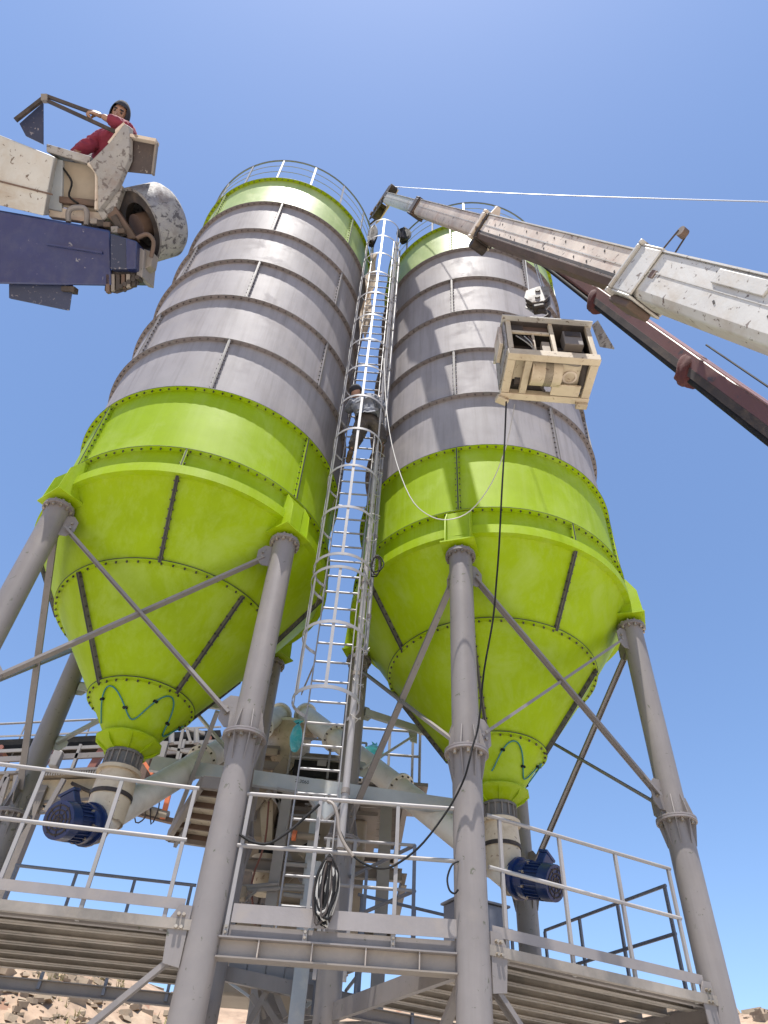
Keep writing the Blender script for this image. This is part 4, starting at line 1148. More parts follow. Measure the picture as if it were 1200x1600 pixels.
# fold lines, wear pads and top plates
for p, q, w, h, m in ((s_c1, s_tip, .19, .25, M_PEEL), (s_c2, s_c1, .225, .295, M_PEEL), (s_c3, s_c2, .27, .345, M_WHITE), (low, s_c3 - ba*.12, .32, .40, M_WHITE)):
    MB().box((p+q)/2 + bu*(h/2 + .006), (q-p).length, w + .03, .014, X=ba, Y=bs, Z=bu).build('top_plate', m, boom)
    for sg in (-1, 1):
        MB().bar(p + bs*(sg*(w/2+.003)) + bu*(h*.06), q + bs*(sg*(w/2+.003)) + bu*(h*.06), .006, .012, bu).build('weld_line', m, boom)
rng = random.Random(3)
hole = MB()
for p, q, w, h in ((s_c3, s_c2, .27, .345), (BB - ba*1.0, s_c3 - ba*.5, .32, .40)):
    L = (q - p).length; k = int(L / .42)
    for i in range(k):
        for row in (.26, -.12):
            for sg in (-1, 1):
                if rng.random() < (.35 if w < .3 else .6): continue
                c = p + (q-p)*((i + .5 + rng.uniform(-.3, .3) + (.25 if row < 0 else 0)) / k) + bs*(sg*(w/2 + .002)) + bu*(h*(row + rng.uniform(-.04, .04)))
                hole.box(c, .036, .006, .015, X=(ba + bu*.5).normalized(), Y=bs, Z=bs.cross((ba + bu*.5).normalized()))
hole.build('chipped_spot', M_DARK, boom, 'stuff')
# collars
def collar(c, w, h, t, L, m, name='collar'):
    o = MB()
    o.box(c + bu*(h/2+t/2), L, w+2*t, t, X=ba, Y=bs, Z=bu).box(c - bu*(h/2+t/2), L, w+2*t, t, X=ba, Y=bs, Z=bu)
    for sg in (-1, 1):
        o.box(c + bs*(sg*(w/2+t/2)), L, t, h - .004, X=ba, Y=bs, Z=bu)
    return o.build(name, m, boom, bevel=.012)
collar(s_c1, .235, .305, .04, .30, M_DARK)
collar(s_c1 - ba*.17, .235, .305, .02, .05, M_RUST)
collar(s_c2, .28, .355, .045, .12, M_TAN)
collar(s_c2 - ba*.15, .282, .357, .02, .06, M_DARK)
MB().prism([s_c2 + bu*.22 - bs*.08, s_c2 + bu*.22 + bs*.08, s_c2 + bu*.36 + bs*.03 + ba*.08, s_c2 + bu*.36 - bs*.03 + ba*.08], ba*.05).build('collar_lug', M_TAN, boom)
MB().tube(s_c2 - bu*.26 - bs*.12 - ba*.1, s_c2 - bu*.26 + bs*.12 - ba*.1, .075, 16).build('wear_roller', M_DARK, boom)
h3 = collar(s_c3, .335, .42, .045, .04, M_WHITE, 'boom_head_flange')
collar(s_c3 - ba*.20, .33, .412, .022, .34, M_WHITE, 'boom_head_collar')
MB().box(s_c3 - bu*.265 - ba*.16, .36, .26, .07, X=ba, Y=bs, Z=bu).build('wear_pad_box', M_RUST, boom, bevel=.02)
for sg in (-1, 1):
    MB().box(s_c3 - ba*.44 + bs*(sg*.164) + bu*.01, .08, .010, .07, X=ba, Y=bs, Z=bu).build('pin_hole', M_RUST, boom, bevel=.02)
    MB().box(s_c3 + ba*.022 + bs*(sg*.165) - bu*.12, .010, .03, .10, X=ba, Y=bs, Z=bu).build('flange_slot', M_RUST, boom)
MB().box(BB + ba*.25 + bu*.12 + bs*-.17, .6, .02, .11, X=ba, Y=bs, Z=bu).build('doubler_plate', M_WHITE, boom, bevel=.006)
MB().box(BB + ba*.25 + bu*.12 + bs*.17, .6, .02, .11, X=ba, Y=bs, Z=bu).build('doubler_plate', M_WHITE, boom, bevel=.006)
MB().tube(BB + bu*.235 + bs*.10 - ba*1, s_c3 - ba*.6 + bu*.235 + bs*.10, .012, 8).build('hydraulic_pipe', M_WHITE, boom)
# rope guide on the boom head
g0 = s_c3 - ba*.14 + bu*.25
for sg in (-1, 1):
    MB().tube(g0 + bs*(sg*.06), g0 + bs*(sg*.045) + bu*.20, .008, 8).build('guide_rod', M_DARK, boom)
MB().tube(g0 + bu*.205 - bs*.03, g0 + bu*.205 + bs*.03, .045, 18).build('guide_roller', M_RUST, boom)
# sheave head at the tip
for sg in (-1, 1):
    MB().prism([BA - ba*.10 + bs*(sg*.10) + bu*.34, BA + ba*.22 + bs*(sg*.10) + bu*.30, BA + ba*.45 + bs*(sg*.10) - bu*.30, BA + ba*.28 + bs*(sg*.10) - bu*.66, BA + ba*.02 + bs*(sg*.10) - bu*.55, BA - ba*.15 + bs*(sg*.10) - bu*.15], bs*.025).build('head_cheek', M_TAN if sg > 0 else M_DARK, boom)
for q, r in ((BA + ba*.06 + bu*.22, .15), (BA + ba*.22 - bu*.40, .19)):
    MB().ringtube(q - bs*.09, q + bs*.09, r, .04, 24).build('sheave', M_DARK, boom)
for k in range(4):
    MB().box(BA + ba*(.06 + .10*k) - bu*(.05 + .15*k), .12, .26, .10, X=ba, Y=bs, Z=bu).build('head_spacer', M_RUST, boom)
MB().path([BA + ba*.42 - bu*.5 + bs*.1, BA + ba*.36 - bu*.75, BA + ba*.15 - bu*.7 - bs*.1], .025, 8).build('rope_end', M_DARK, boom)
# inner section underside: shade put into the rust brown plate and dark strip
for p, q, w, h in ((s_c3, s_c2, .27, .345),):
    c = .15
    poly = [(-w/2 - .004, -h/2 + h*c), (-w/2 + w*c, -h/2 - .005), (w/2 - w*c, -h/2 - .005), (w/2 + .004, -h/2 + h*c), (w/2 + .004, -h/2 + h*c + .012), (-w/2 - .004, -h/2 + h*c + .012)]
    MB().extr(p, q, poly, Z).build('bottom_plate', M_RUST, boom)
    MB().extr(p, q, [(-w/2 - .006, -h/2 + h*c + .02), (w/2 + .006, -h/2 + h*c + .02), (w/2 + .006, -h/2 + h*c + .05), (-w/2 - .006, -h/2 + h*c + .05)], Z).build('shade_strip', M_DARK, boom)
# wire from the tip
w0, w1 = BA + bu*.34 + ba*.05, atd(1260, 317, 9.0)
wr = thing('wire_rope', 'thin bright wire running from the white boom tip to the right', 'wire', (w0 + w1) / 2)
pts = [w0.lerp(w1, t/12) - Z*(.10*math.sin(math.pi*t/12)) for t in range(13)]
MB().path(pts, .008, 6, 2).build('wire', M_WIRE, wr)
# foot of the crane boom, just outside the picture
MB().box(low - ba*.3, .9, .7, .7, X=ba, Y=bs, Z=bu).build('boom_foot', M_WHITE, boom, bevel=.03)

# ------------------------------------------------------------------ maroon boom and its load
BLK = atd(840, 470, 10.35)
MA = V((BLK.x, BLK.y, 12.45)); MBp = atd(1200, 655, 5.6)
ma = (MA - MBp).normalized(); ms = ma.cross(Z).normalized(); mu = ms.cross(ma)
mb_low = MBp - ma*4.8
mbo = thing('crane_boom', 'slim maroon crane boom passing under the white boom at right', 'crane boom', mb_low)
MB().extr(mb_low, MBp + (MA-MBp)*.52, hexa(.165, .16, .2), Z).build('boom_section', M_MAROON, mbo, bevel=.012)
MB().extr(MBp + (MA-MBp)*.45, MA, hexa(.135, .13, .2), Z).build('boom_section', M_MAROON, mbo, bevel=.01)
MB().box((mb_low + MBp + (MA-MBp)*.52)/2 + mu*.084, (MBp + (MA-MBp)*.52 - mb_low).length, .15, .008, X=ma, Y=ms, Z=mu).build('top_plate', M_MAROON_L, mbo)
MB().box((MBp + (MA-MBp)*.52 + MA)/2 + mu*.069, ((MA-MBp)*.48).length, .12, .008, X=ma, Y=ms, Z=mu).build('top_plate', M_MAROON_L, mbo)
MB().tube(mb_low - mu*.11 - ms*.03, MBp + (MA-MBp)*.95 - mu*.09 - ms*.03, .033, 12).build('hydraulic_cylinder', M_BLACK, mbo)
MB().tube(mb_low - mu*.12 + ms*.06, MBp + (MA-MBp)*.95 - mu*.10 + ms*.05, .03, 12).build('hydraulic_cylinder', M_DARK, mbo)
MB().extr(mb_low, MBp + (MA-MBp)*.5, [(-.086, -.083), (.086, -.083), (.086, -.022), (-.086, -.022)], Z).build('shade_strip', M_DARK, mbo)  # dark strip: shade of the boom's lower side put into colour
M_RAG = mat('dark_red_rag', (0.06, 0.014, 0.014), 0.9, dirt=(0.05, 0.02, 0.02), dirt_amt=.6, dirt_scale=7, vary=.25, bump=.06, bump_scale=40)
for px, rr in ((938, .12), (1086, .122)):
    c = line_at(MA, MBp, px)
    rg = MB(); n, m = 26, 9
    vs = []
    for j in range(m):
        t = (j/(m-1) - .5)
        for i in range(n):
            a = 2*math.pi*i/n
            q = rr*(1 + .10*noise.noise(V((math.cos(a)*2.5, math.sin(a)*2.5, t*5 + px)))) * (1 - .55*(2*t)**6)
            vs.append(c - mu*.05 + ma*(t*.24 + .03*math.sin(3*a)) + ms*math.cos(a)*q*.9 + mu*math.sin(a)*q*1.15)
    rg.add(vs, [(j*n+i, j*n+(i+1) % n, (j+1)*n+(i+1) % n, (j+1)*n+i) for j in range(m-1) for i in range(n)], True)
    rg.build('rag_wrap', M_RAG, mbo)
MB().path([line_at(MA, MBp, 1083) + mu*.18, MBp + mu*.17, mb_low + mu*.22], .008, 6, 1).build('control_cable', M_BLACK, mbo)
for sg in (-1, 1):
    MB().prism([MA - ma*.1 + ms*(sg*.10) + mu*.14, MA + ma*.2 + ms*(sg*.10) + mu*.10, MA + ma*.25 + ms*(sg*.10) - mu*.18, MA - ma*.05 + ms*(sg*.10) - mu*.2], ms*.02).build('head_cheek', M_MAROON, mbo)
MB().ringtube(MA + ma*.1 - ms*.08, MA + ma*.1 + ms*.08, .13, .03, 20).build('sheave', M_DARK, mbo)
# hoist ropes and hook block
hk = thing('hook_block', 'white cheeked hook block hanging on ropes above the machine', 'hook block', BLK)
X_, Y_ = V((.96, -.28, 0)).normalized(), V((.28, .96, 0)).normalized()
for sg in (-1, 1):
    o = BLK + Y_*(sg*.075)
    ck = MB().prism([o + X_*-.17 + Z*.02, o + X_*-.13 + Z*.20, o + X_*.04 + Z*.25, o + X_*.18 + Z*.19, o + X_*.17 - Z*.02, o + X_*.07 - Z*.16, o + X_*-.08 - Z*.15], Y_*.014).build('cheek_plate', M_PEEL, hk)
    for q in (o + X_*.02 + Z*.13, o - Z*.04):
        MB().tube(q - Y_*.02, q + Y_*.034, .035, 10).build('pin', M_DARK, ck)
for k in (-.03, .03):
    MB().ringtube(BLK + Y_*(k-.02) + Z*.03, BLK + Y_*(k+.02) + Z*.03, .16, .04, 24).build('sheave', M_DARK, hk)
MB().path([BLK - Z*.15, BLK - Z*.27, BLK + X_*.09 - Z*.34, BLK + X_*.10 - Z*.44, BLK - Z*.50, BLK - X_*.09 - Z*.43], .032, 8).build('hook', M_DARK, hk)
MB().box(BLK - Z*.20, .16, .13, .12, X=X_, Y=Y_).build('hook_swivel', M_DARK, hk, bevel=.02)
for k, s in ((0, -.10), (1, .10), (2, .14)):
    MB().tube(BLK + X_*s + Y_*.02*k + Z*.05, MA + V((s*.4, 0, -.05)), .008, 6).build('hoist_rope', M_WIRE, hk)

# the hanging machine
GX0, GX1, GY0, GY1, GZ0, GZ1 = 1.33, 2.38, 4.50, 5.11, 8.90, 9.71
gen = thing('generator_set', 'dusty cream open framed generator hanging from the hook block', 'generator', ((GX0+GX1)/2, (GY0+GY1)/2, GZ0))
def gb(x0, x1, y0, y1, z0, z1, name, m, bev=.006, par=None):
    return MB().box(((x0+x1)/2, (y0+y1)/2, (z0+z1)/2), x1-x0, y1-y0, z1-z0).build(name, m, par or gen, bevel=bev)
t = .06
for x in (GX0, GX1 - t):
    for y in (GY0, GY1 - t):
        gb(x, x+t, y, y+t, GZ0 + t + .002, GZ1 - .03, 'corner_post', M_CREAM)
gb(GX0+.53, GX0+.58, GY0+.004, GY0+.05, GZ0+.11, GZ1-.03, 'middle_post', M_CREAM)
gb(GX0-.02, GX1+.02, GY0-.02, GY0+.07, GZ0-.01, GZ0+.105, 'base_rail', M_CREAM)
gb(GX0-.02, GX1+.02, GY1-.07, GY1+.02, GZ0-.01, GZ0+.09, 'base_rail', M_CREAM)
for x, w in ((GX0-.018, .10), (GX0+.20, .085), (GX1-.085, .10)):
    gb(x, x+w, GY0+.075, GY1-.075, GZ0-.005, GZ0+.075, 'cross_member', M_CREAM)
gb(GX0-.03, GX0-.005, GY0+.02, GY1-.02, GZ0+.11, GZ1-.04, 'left_side_panel', M_PEEL)
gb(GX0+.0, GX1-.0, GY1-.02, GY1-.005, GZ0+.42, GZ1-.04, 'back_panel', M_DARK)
gb(GX0+.01, GX1-.01, GY0+.08, GY0+.44, GZ0+.125, GZ0+.14, 'bounce_block_tray', M_DARK)  # tray added to block ground bounce and darken the inside
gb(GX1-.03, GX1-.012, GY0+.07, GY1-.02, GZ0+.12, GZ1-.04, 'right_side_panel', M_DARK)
gb(GX0-.05, GX1+.03, GY0-.06, GY1+.04, GZ1-.025, GZ1, 'roof_sheet', M_WHITE, .004)
MB().prism([(GX1+.02, GY0-.04, GZ1-.06), (GX1+.05, GY0-.02, GZ0+.30), (GX1+.16, GY0-.12, GZ0+.10), (GX1+.06, GY0-.13, GZ1-.10)], (0, .015, 0)).build('side_door', M_PEEL, gen)
gb(GX0+.005, GX1-.005, GY0+.005, GY1-.025, GZ1-.045, GZ1-.028, 'roof_shade_sheet', M_DARK)  # dark sheet added so the roof underside looks shaded
gb(GX0+.06, GX0+.53, GY0+.06, GY0+.08, GZ1-.20, GZ1-.05, 'control_panel', M_RUST)
gb(GX0+.06, GX0+.22, GY0+.04, GY0+.055, GZ1-.18, GZ1-.06, 'gauge_panel', M_DARK)
gb(GX0+.06, GX0+.53, GY0+.02, GY0+.05, GZ1-.27, GZ1-.22, 'panel_rail', M_CREAM)
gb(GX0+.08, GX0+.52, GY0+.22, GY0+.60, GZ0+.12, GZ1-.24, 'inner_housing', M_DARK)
gb(GX0+.42, GX0+.52, GY0+.05, GY0+.25, GZ0+.15, GZ0+.42, 'battery_box', M_TANBOX)
gb(GX0+.31, GX0+.34, GY0+.03, GY0+.06, GZ0+.13, GZ1-.26, 'inner_strut', M_CREAM)
eng = MB().tube((GX0+.62, GY0+.34, GZ0+.36), (GX1-.10, GY0+.34, GZ0+.36), .22, 20).build('engine_block', M_DARK, gen)
af = gb(GX0+.70, GX0+.93, GY0+.02, GY0+.16, GZ1-.45, GZ1-.15, 'air_box', M_STEEL_D, .01)
gb(GX0+.72, GX0+.91, GY0+.012, GY0+.03, GZ1-.28, GZ1-.17, 'air_box_mouth', M_DARK, .003, af)
for k in range(4):
    MB().path([(GX0+.12+.05*k, GY0+.05, GZ1-.30), (GX0+.22+.03*k, GY0+.02, GZ1-.48), (GX0+.30, GY0+.05, GZ1-.55), (GX0+.34-.02*k, GY0+.04, GZ1-.72)], .008, 6).build('wire_loom', [M_CABW, M_DARK, M_CABW, M_RUST][k], gen)
# underside: alternator drum, belly plate, fan end, sump
MB().tube((GX0+.30, GY0+.28, GZ0+.10), (GX0+.66, GY0+.28, GZ0+.10), .165, 24).build('alternator', M_CREAM, gen)
for k in range(8):
    MB().ringtube((GX0+.46+.012*k, GY0+.28, GZ0+.10), (GX0+.465+.012*k, GY0+.28, GZ0+.10), .167, .14, 24).build('vent_slot', M_DARK, gen)
gb(GX0+.10, GX0+.30, GY0+.10, GY0+.40, GZ0+.09, GZ0+.12, 'belly_plate', M_CREAM)
gb(GX0+.66, GX0+.90, GY0+.12, GY0+.42, GZ0+.075, GZ0+.11, 'belly_plate', M_CREAM)
MB().ringtube((GX0+.78, GY0+.30, GZ0+.06), (GX0+.78, GY0+.30, GZ0+.078), .09, .065, 24).build('drain_ring', M_TAN, gen)
gb(GX0+.58, GX0+.93, GY1-.24, GY1-.08, GZ0-.005, GZ0+.02, 'sump_guard', M_CREAM)
gb(GX0+.60, GX0+.92, GY0+.43, GY0+.50, GZ0+.08, GZ0+.18, 'sump', M_DARK)
MB().path([(GX0+.55, GY0+.10, GZ0+.10), (GX0+.66, GY0+.08, GZ0+.05), (GX0+.80, GY0+.10, GZ0+.05), (GX0+.88, GY0+.14, GZ0+.12)], .03, 8).build('exhaust_pipe', M_STEEL_D, gen)
MB().tube((GX1-.12, GY0+.12, GZ0+.10), (GX1-.10, GY0+.42, GZ0+.06), .05, 10).build('silencer', M_DARK, gen)
MB().bar((GX0+.46, GY0+.44, GZ0+.04), (GX0+.52, GY1-.10, GZ0+.04), .025, .02).build('rear_strut', M_DARK, gen)
MB().tube((GX0+.13, GY1-.18, GZ0+.14), (GX0+.20, GY1-.18, GZ0+.14), .08, 14).build('starter_motor', M_DARK, gen)
for k in range(3):
    MB().tube((GX0-.032, GY0+.1+.18*k, GZ0+.3+.15*k), (GX0-.02, GY0+.1+.18*k, GZ0+.3+.15*k), .025, 10).build('side_hole', M_DARK, gen)
MB().box((GX0-.06, GY0+.22, GZ0+.55), .05, .28, .40).build('side_cover', M_TAN, gen, bevel=.01)
MB().box((GX0+.01, GY1+.02, GZ0-.035), .16, .10, .07, X=(.9, .3, 0), Y=(-.3, .9, 0)).build('skid_foot', M_CREAM, gen, bevel=.01)
MB().box((GX1-.06, GY1+.02, GZ0-.03), .14, .08, .06).build('skid_foot', M_CREAM, gen, bevel=.01)
sl = thing('lifting_sling', 'dark chain sling between hook block and hanging generator', 'sling', (BLK.x, BLK.y, 10.2))
hook = BLK - Z*.47
for x, y in ((GX0+.1, GY0+.05), (GX1-.1, GY0+.05), (GX0+.1, GY1-.05), (GX1-.1, GY1-.05)):
    MB().path([hook, V((x, y, GZ1)).lerp(hook, .5), V((x, y, GZ1 - .005))], .011, 6, 2).build('sling_leg', M_DARK, sl)

# ------------------------------------------------------------------ people
def skin_mesh(joints, edges, name, m, parent, sub=2, wrinkle=0.0):
    """joints: name -> (point, radius); a skinned, subdivided continuous body"""
    names = list(joints)
    me = bpy.data.meshes.new(name)
    me.from_pydata([tuple(joints[k][0]) for k in names], [(names.index(a), names.index(b)) for a, b in edges], [])
    o = bpy.data.objects.new(name, me); col.objects.link(o)
    sk = o.modifiers.new('skin', 'SKIN'); sk.use_smooth_shade = True; sk.branch_smoothing = .6
    for i, k in enumerate(names):
        r = joints[k][1]
        me.skin_vertices[0].data[i].radius = (r, r) if not isinstance(r, tuple) else r
        me.skin_vertices[0].data[i].use_root = (i == 0)
    ss = o.modifiers.new('sub', 'SUBSURF'); ss.levels = ss.render_levels = sub
    dg = bpy.context.evaluated_depsgraph_get()
    nm = bpy.data.meshes.new_from_object(o.evaluated_get(dg))
    bpy.data.objects.remove(o)
    c = sum((v.co for v in nm.vertices), V()) / len(nm.vertices)
    if wrinkle:
        mv = [v.normal.copy() for v in nm.vertices]
        for v, nn in zip(nm.vertices, mv):
            q = v.co
            f = noise.noise(V((q.x*9, q.y*9, q.z*16))) + .6*noise.noise(V((q.x*22 + 5, q.y*22, q.z*34)))
            v.co = q + nn * (wrinkle * (1 - 2*abs(f)))
    nm.transform(Matrix.Translation(-c))
    nm.materials.clear(); nm.materials.append(m)
    for p in nm.polygons: p.use_smooth = True
    return place(name, nm, c, parent)
def hand(parent, wrist, d, palm_n, m, k_=1.0):
    """palm with five bent fingers; d points from wrist to knuckles, palm_n out of the palm"""
    d = V(d).normalized(); pn = V(palm_n); pn = (pn - d*pn.dot(d)).normalized(); s = d.cross(pn)
    wrist = V(wrist)
    J = {'w': (wrist, .026), 'p': (wrist + d*.055, .034)}
    E_ = [('w', 'p')]
    for k, (off, L) in enumerate(((-.033, .068), (-.011, .078), (.011, .074), (.031, .060))):
        a = wrist + d*.085 + s*off
        J['k%d' % k] = (a, .0115); J['m%d' % k] = (a + d*L*.42 + pn*L*.16, .0100)
        J['n%d' % k] = (a + d*L*.45 + pn*L*.55, .0095); J['t%d' % k] = (a + d*L*.10 + pn*L*.72, .0085)
        E_ += [('p', 'k%d' % k), ('k%d' % k, 'm%d' % k), ('m%d' % k, 'n%d' % k), ('n%d' % k, 't%d' % k)]
    J['th1'] = (wrist + d*.045 - s*.045 + pn*.012, .013); J['th2'] = (wrist + d*.075 - s*.050 + pn*.04, .011); J['th3'] = (wrist + d*.085 - s*.03 + pn*.06, .0095)
    E_ += [('p', 'th1'), ('th1', 'th2'), ('th2', 'th3')]
    if k_ != 1.0:
        J = {q: (wrist + (p - wrist)*k_, r*k_) for q, (p, r) in J.items()}
    return skin_mesh(J, E_, 'hand', m, parent, 1)
def head_mesh(parent, c, up, fwd, m, scale=1.0):
    """sculpted head: skull, brow, nose, mouth, chin, ears"""
    up, fwd = V(up).normalized(), V(fwd).normalized()
    fwd = (fwd - up*fwd.dot(up)).normalized(); sd = fwd.cross(up)
    n, mm = 28, 20; vs = []
    for j in range(mm + 1):
        t = math.pi*j/mm
        for i in range(n):
            a = 2*math.pi*i/n
            x, y, z = math.sin(t)*math.sin(a), math.sin(t)*math.cos(a), math.cos(t)
            rx, ry, rz = .076, .098, .122
            if z < 0: rx *= 1 - .28*min(1, -z)**1.3; ry *= 1 - (.10 if y > 0 else .45)*min(1, -z)**1.2
            p = V((x*rx, y*ry, z*rz))
            if y > 0:
                p.y += .030*math.exp(-((p.x/.012)**2) - ((p.z + .012)/.022)**2)          # nose
                p.y += .008*math.exp(-((p.x/.045)**2) - ((p.z - .030)/.012)**2)          # brow
                p.y -= .010*math.exp(-(((abs(p.x) - .032)/.016)**2) - ((p.z - .012)/.012)**2)
                p.y += .007*math.exp(-((p.x/.024)**2) - ((p.z + .058)/.010)**2)          # lips
                p.y += .008*math.exp(-((p.x/.02)**2) - ((p.z + .095)/.016)**2)           # chin
            if abs(p.x) > .055: p.x += math.copysign(.018*math.exp(-((p.y + .005)/.014)**2 - ((p.z)/.03)**2), p.x)
            vs.append(V(c) + (sd*p.x + fwd*p.y + up*p.z)*scale)
    o = MB().add(vs, [(j*n+i, (j+1)*n+i, (j+1)*n+(i+1) % n, j*n+(i+1) % n) for j in range(mm) for i in range(n)], True)
    h = o.build('head', m, parent)
    for s in (-1, 1):
        e = V(c) + (sd*(s*.031) + fwd*.084 + up*.012)*scale
        MB().ball(e, .013*scale, 10, 8).build('eye', M_EYE, h)
        MB().bar(V(c) + (sd*(s*.015) + fwd*.099 + up*.034)*scale, V(c) + (sd*(s*.048) + fwd*.088 + up*.036)*scale, .012, .010, fwd).build('eyebrow', M_HOOD, h)
    return h, sd
M_EYE = mat('eye_dark', (0.05, 0.03, 0.025), 0.25, vary=.05, bump=0)

# the man at the lifted basket
DZ = 7.10
def F(px, py, dz=0): return atf(px, py, DZ + dz)
man = thing('person', 'man in red jacket and dark hood leaning over the white basket', 'person', F(170, 275, .2))
hc = F(186.5, 181.5, .05); hf = ((EYE - hc).normalized() + V((0, -.45, 0)) - RIGHT*.12).normalized(); hup = (Z - hf*hf.z + RIGHT*.06).normalized()
hd_o, hsd = head_mesh(man, hc, hup, hf, M_SKIN, 1.0)
bj = {'pelvis': (F(160, 262, .35), .15), 'belly': (F(166, 244, .28), .145), 'chest': (F(181, 221, .15), .165), 'neck': (F(187, 202, .10), .062), 'skull': (F(187, 190, .08), .06),
      'shR': (F(206, 212, .10), .075), 'elR': (F(199, 200, -.10), .05), 'foR': (F(177, 191, -.18), .042), 'wrR': (F(157, 180, -.21), .034),
      'shL': (F(160, 215, .18), .08), 'elL': (F(130, 232, .06), .055), 'wrL': (F(112, 242, .0), .035),
      'hipR': (F(174, 268, .38), .10), 'kneeR': (F(180, 330, .55), .075), 'ankR': (F(176, 385, .80), .05), 'hipL': (F(148, 266, .38), .10), 'kneeL': (F(140, 328, .55), .075), 'ankL': (F(138, 383, .80), .05)}
be = [('pelvis', 'belly'), ('belly', 'chest'), ('chest', 'neck'), ('neck', 'skull'), ('chest', 'shR'), ('shR', 'elR'), ('elR', 'foR'), ('foR', 'wrR'), ('chest', 'shL'), ('shL', 'elL'), ('elL', 'wrL'),
      ('pelvis', 'hipR'), ('hipR', 'kneeR'), ('kneeR', 'ankR'), ('pelvis', 'hipL'), ('hipL', 'kneeL'), ('kneeL', 'ankL')]
skin_mesh({k: (p, r*.86) for k, (p, r) in bj.items()}, be, 'body', M_SKIN, man)
jk = ['pelvis', 'belly', 'chest', 'shR', 'elR', 'foR', 'shL', 'elL', 'wrL']
jj = {k: (bj[k][0], bj[k][1]*1.1) for k in jk}
jj['collar'] = (F(186, 206, .10), .075); jj['foR'] = (F(166, 185, -.19), .052)
skin_mesh(jj, [e for e in be if e[0] in jk and e[1] in jk] + [('chest', 'collar')], 'jacket', M_RED, man, 3, .016)
tk = ['pelvis', 'hipR', 'kneeR', 'ankR', 'hipL', 'kneeL', 'ankL']
skin_mesh({k: (bj[k][0], bj[k][1]*1.12) for k in tk}, [e for e in be if e[0] in tk and e[1] in tk], 'trousers', M_TROUSER, man, 3, .015)
hand(man, F(162, 182.5, -.20), F(148, 176, -.24) - F(162, 182.5, -.20), -UP*.6 + FWD*.5, M_SKIN, 1.2)
# hood: shell round the head, open at the face
hb_ = MB(); n, mm = 26, 14; vs = []; fs = []
hfn = (hf - hup*hf.dot(hup)).normalized()
hsd = hfn.cross(hup)
for j in range(mm + 1):
    t = R_(4) + R_(150)*j/mm
    for i in range(n + 1):
        a = R_(48) + R_(264)*i/n
        x, y, z = math.sin(t)*math.sin(a), math.sin(t)*math.cos(a), math.cos(t)
        if j < 4: y = math.sin(t)*math.cos(a)
        vs.append(hc + hsd*(x*.098) + hfn*(y*.118 - .004) + hup*(z*.150 + .006))
for j in range(mm):
    for i in range(n):
        fs.append((j*(n+1)+i, (j+1)*(n+1)+i, (j+1)*(n+1)+i+1, j*(n+1)+i+1))
hb_.add(vs, fs, True)
# cap part above the forehead
vs2 = [hc + hsd*(math.sin(a)*math.sin(t)*.096) + hfn*(math.cos(a)*math.sin(t)*.116) + hup*(math.cos(t)*.149 + .006) for t in (R_(4), R_(25), R_(45), R_(62)) for a in [R_(-50 + 10*k) for k in range(11)]]
hb_.add(vs2, [(j*11+i, (j+1)*11+i, (j+1)*11+i+1, j*11+i+1) for j in range(3) for i in range(10)], True)
hb_.build('hood', M_HOOD, man)
bd = MB()
vs3 = [hc + hsd*(math.sin(a)*.066*k) + hfn*(math.cos(a)*.094*(k if k < 1 else 1.0)+.004) + hup*z for z, k in ((-.045, 1.06), (-.07, 1.02), (-.095, .92), (-.118, .72)) for a in [R_(-75 + 15*q) for q in range(11)]]
bd.add(vs3, [(j*11+i, (j+1)*11+i, (j+1)*11+i+1, j*11+i+1) for j in range(3) for i in range(10)], True)
bd.build('beard', M_HOOD, man)

# the worker on the ladder
wk = thing('person', 'worker in grey shirt and dark trousers climbing the caged ladder', 'person', ony(560, 712, 6.6))
def Wp(px, py, Y): return ony(px, py, Y)
wj = {'pelvis': (Wp(573, 655, 6.45), .15), 'waist': (Wp(572, 648, 6.45), .15), 'belly': (Wp(571, 641, 6.46), .155), 'chest': (Wp(568, 629, 6.48), .18), 'neck': (Wp(561, 621, 6.50), .062), 'skull': (Wp(558, 616, 6.50), .055),
      'shL': (Wp(552, 628, 6.52), .085), 'elL': (Wp(545, 641, 6.62), .058), 'wrL': (Wp(549, 630, 6.80), .036),
      'shR': (Wp(587, 625, 6.48), .085), 'elR': (Wp(597, 640, 6.50), .058), 'wrR': (Wp(592, 620, 6.76), .036),
      'hipL': (Wp(566, 660, 6.47), .115), 'kneeL': (Wp(560, 681, 6.55), .085), 'ankL': (Wp(549, 703, 6.60), .055),
      'hipR': (Wp(582, 659, 6.44), .115), 'kneeR': (Wp(594, 671, 6.55), .085), 'ankR': (Wp(597, 694, 6.62), .055)}
be_w = [('pelvis', 'waist'), ('waist', 'belly'), ('belly', 'chest'), ('chest', 'neck'), ('neck', 'skull'), ('chest', 'shL'), ('shL', 'elL'), ('elL', 'wrL'), ('chest', 'shR'), ('shR', 'elR'), ('elR', 'wrR'),
      ('pelvis', 'hipL'), ('hipL', 'kneeL'), ('kneeL', 'ankL'), ('pelvis', 'hipR'), ('hipR', 'kneeR'), ('kneeR', 'ankR')]
skin_mesh({k: (p, r*.74) for k, (p, r) in wj.items()}, be_w, 'body', M_SKIN, wk)
sk_ = ['waist', 'belly', 'chest', 'shL', 'elL', 'wrL', 'shR', 'elR', 'wrR']
sj = {k: (wj[k][0], wj[k][1]*1.08) for k in sk_}
sj['hem'] = (wj['pelvis'][0].lerp(wj['waist'][0], .35), .168)
sj['collar'] = (wj['chest'][0].lerp(wj['neck'][0], .75), .09)
for a_ in ('L', 'R'):
    sj['wr' + a_] = (wj['el' + a_][0].lerp(wj['wr' + a_][0], .75), .046)
